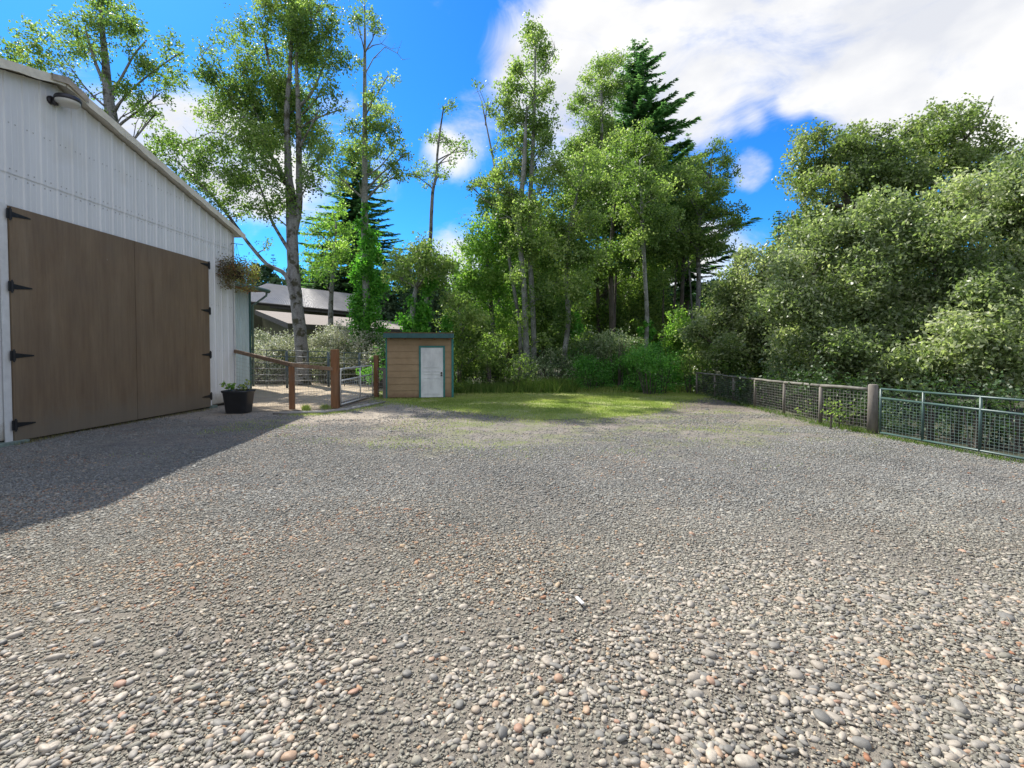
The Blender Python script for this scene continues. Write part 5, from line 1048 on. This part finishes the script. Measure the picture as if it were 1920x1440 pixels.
shrub('bramble_bush', 'bramble clump at the feet of the pale birch trunks', [(985, 712, 26, 18), (1015, 700, 26, 22), (1045, 710, 26, 18), (1010, 680, 24, 20), (1040, 680, 22, 20), (1030, 660, 24, 22)], 20.0, 'bramble_green', .085, .055, 2.2)
shrub('bramble_bush', 'tall pale-topped blackberry mound in the middle of the woods edge', [(1100, 660, 32, 28), (1140, 645, 34, 24), (1175, 655, 30, 26), (1085, 690, 28, 26), (1130, 680, 40, 30), (1110, 640, 20, 14), (1160, 632, 22, 10)], 20.2, 'bramble_green', .085, .055, 2.8)
shrub('laurel_bush', 'low glossy dark green bush at the lawn edge, centre', [(1110, 700, 36, 28), (1155, 692, 40, 32), (1120, 720, 42, 16), (1170, 720, 42, 16), (1195, 685, 34, 30), (1130, 729, 40, 10, -.2, 1.4), (1180, 729, 36, 10, -.2, 1.4)], 18.9, 'laurel', .09, .05, 3.2)
shrub('laurel_bush', 'bright green rounded bush at the lawn edge, right of the glossy one', [(1220, 684, 36, 30), (1252, 692, 34, 28), (1230, 716, 42, 18), (1278, 712, 26, 20), (1240, 666, 28, 20), (1215, 728, 34, 10, -.2, 1.4), (1262, 727, 34, 11, -.2, 1.4)], 18.6, 'laurel', .085, .05, 3.2)
shrub('hazel_bush', 'dark bushes at the far end of the wire fence', [(1295, 680, 26, 24), (1320, 700, 26, 22), (1285, 710, 20, 20), (1345, 710, 26, 20)], 19.3, 'alder', .09, .06, 3)
def under(px, py, off):     # a spot 'off' metres behind the fence line seen in this column
    f = [(1300, 738), (1416, 764), (1470, 777), (1538, 795), (1650, 816), (1920, 868), (2100, 902)]
    for (a, b), (c, d) in zip(f, f[1:]):
        if px <= c: return G(px, b + (d - b) * (px - a) / (c - a)).y + off
    return 9.5 + off
UN = [(px, py, 34 + (px - 1300) * .02, 24 + (px - 1300) * .025) for px in range(1325, 1640, 34) for py in (728, 748 + (px - 1325) * .12)]
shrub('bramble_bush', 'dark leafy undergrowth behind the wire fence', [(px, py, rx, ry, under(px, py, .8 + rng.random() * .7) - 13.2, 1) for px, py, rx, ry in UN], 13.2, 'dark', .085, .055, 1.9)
UN = [(px, py, 46, 34) for px in range(1665, 2010, 42) for py in (755, 795 + (px - 1665) * .06)] + [(px, 822 + (px - 1665) * .15, 30, 12) for px in range(1665, 2010, 36)]
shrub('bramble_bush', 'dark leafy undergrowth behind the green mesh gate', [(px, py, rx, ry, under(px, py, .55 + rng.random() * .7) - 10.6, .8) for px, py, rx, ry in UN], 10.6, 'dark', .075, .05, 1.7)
shrub('bramble_bush', 'leafy shoots pushing through the wire fence by the round post', [(1558, 765, 13, 11), (1575, 775, 14, 12), (1590, 790, 12, 10), (1600, 768, 10, 14), (1565, 788, 8, 6)], 10.35, 'birch', .07, .05, 1.3, rb=(.1, .18))
shrub('bramble_bush', 'small leafy shoots at the foot of the fence, second bay from the round post', [(1520, 765, 10, 12), (1500, 770, 10, 8), (1525, 782, 9, 6)], 11.6, 'birch', .07, .05, 1.1, rb=(.1, .18))
# far wood closing the horizon
P_, T_ = [], []
for x0 in np.arange(-75, 90, 1.6):
    for row in range(3):
        Y_ = 50 + row * 7 + random.uniform(-3, 3); ht = (9.0 if x0 > 12 else 10) * random.uniform(.6, 1.1) + row * 1.4
        n_ = 1150; q = rng.normal(size=(n_, 3)) * np.array([1.7, 1.7, 1]); zz = rng.random(n_) ** .8; q[:, 0] *= (1.15 - zz); q[:, 1] *= (1.15 - zz)
        P_.append(np.stack([x0 + q[:, 0] + random.uniform(-.8, .8), Y_ + q[:, 1], zz * ht + .2], 1)); T_.append(np.clip(random.gauss(.42, .14) + rng.normal(0, .15, n_), 0, 1))
P_ = np.concatenate(P_); T_ = np.concatenate(T_)
tag(link('distant_wood', leaves_mesh('distant_wood', P_, .42, .32, T_), M['needle_far']), 'distant mixed wood closing the horizon behind everything', 'wood', kind='stuff')
shrub('hazel_bush', 'deep shaded undergrowth under the willows', [(1380 + 46 * k_, 690 + (k_ % 3) * 8, 44, 34, (k_ % 4) * .8) for k_ in range(14)], 17.5, 'alder', .12, .09, 2.2)
# tall grass at the hedge foot and weeds near the fences
def tuft(px0, px1, py0, py1, n, h, mat, label, w=.012, lean=.3):
    X_, Y_ = [], []
    for _ in range(n):
        g = G(random.gauss((px0 + px1) / 2, (px1 - px0) / 4.5) if px1 - px0 < 40 else random.uniform(px0, px1), random.gauss((py0 + py1) / 2, (py1 - py0) / 4)); X_.append(g.x); Y_.append(g.y)
    X_, Y_ = np.array(X_), np.array(Y_); blades('weeds', X_, Y_, rng.uniform(.45, 1, n) * h, w, M[mat], label, lean)
tuft(850, 960, 731, 738, 5000, .45, 'weed', 'tall shaded weeds along the hedge foot right of the shed', .018)
tuft(960, 1080, 729, 737, 5000, .65, 'weed', 'tall arching grass in front of the birch trunks', .02, .45)
tuft(1080, 1300, 730, 737, 5000, .3, 'grass', 'long lawn-edge grass under the glossy bushes', .015)
tuft(566, 582, 766, 771, 500, .17, 'grass', 'bright grass tuft between the two brown fence posts', .01)
tuft(600, 622, 762, 768, 350, .12, 'grass', 'small grass tuft left of the thick gate post', .01)
tuft(1300, 1640, 742, 800, 0 + 1, .1, 'weed', 'stray weed stem near the wire fence')
def line_tuft(pts, n, h, spread, mat, label, w=.01):
    X_, Y_ = [], []; 
    for _ in range(n):
        i = random.randrange(len(pts) - 1); t = random.random(); a, b = G(*pts[i]), G(*pts[i + 1]); p = a.lerp(b, t); X_.append(p.x + random.gauss(0, spread)); Y_.append(p.y + random.gauss(0, spread))
    blades('weeds', np.array(X_), np.array(Y_), rng.uniform(.4, 1, n) * h, w, M[mat], label, .4)
line_tuft([(1340, 746), (1415, 765), (1538, 796), (1635, 813)], 2300, .12, .12, 'weed', 'ragged weeds along the foot of the wire fence')
line_tuft([(1650, 818), (1920, 869)], 1100, .07, .09, 'weed', 'short weeds under the green mesh gate')
line_tuft([(30, 834), (130, 812), (250, 792), (390, 768)], 1500, .07, .10, 'dry', 'dry grass wisps under the barn doors')
line_tuft([(560, 778), (640, 772), (720, 757)], 3000, .05, .22, 'grass', 'thin grass strip in front of the border log')
# loose things on the gravel
wc = G(1087, 1135); m = MB(); m.box(wc + Vector((0, 0, .032)), (.018, .085, .008), Matrix.Rotation(.35, 3, 'Z')); tag(m.build('wood_splinter', M['white_chip']), 'white wood splinter lying on the gravel, lower centre', 'splinter')
m = MB()
for _ in range(420):
    x_ = random.uniform(-4, 4.5); y_ = random.uniform(1.8, 7); 
    if abs(x_) > y_ * 1.1: continue
    a_ = random.uniform(0, 3.14); l_ = random.uniform(.02, .07); d_ = Vector((math.cos(a_), math.sin(a_), random.uniform(-.1, .1))) * l_; p_ = Vector((x_, y_, .028)); m.tube([p_ - d_, p_ + Vector((0, 0, .006)), p_ + d_], .0022, 4, False)
tag(m.build('twigs', M['stick']), 'tiny dry twigs and needles scattered over the gravel', 'twigs', kind='stuff')
n_ = 1500; x_ = rng.uniform(-5, 5, n_); y_ = rng.uniform(1.7, 8, n_); k_ = (np.abs(x_) < y_ * 1.1) & (fbm(x_, y_, .9, 55) > .46); x_, y_ = x_[k_], y_[k_]
tag(link('leaf_litter', leaves_mesh('leaf_litter', np.stack([x_, y_, np.full(len(x_), .026)], 1), .022, .012, rng.random(len(x_)), up=4), leafmat('dead_leaf', (.12, .06, .035), (.22, .11, .06), (.34, .22, .13), .8, .1, .1)), 'small red-brown dead leaf scraps on the near gravel', 'leaf litter', kind='stuff')
#END
print('LEAVES', NL[0])
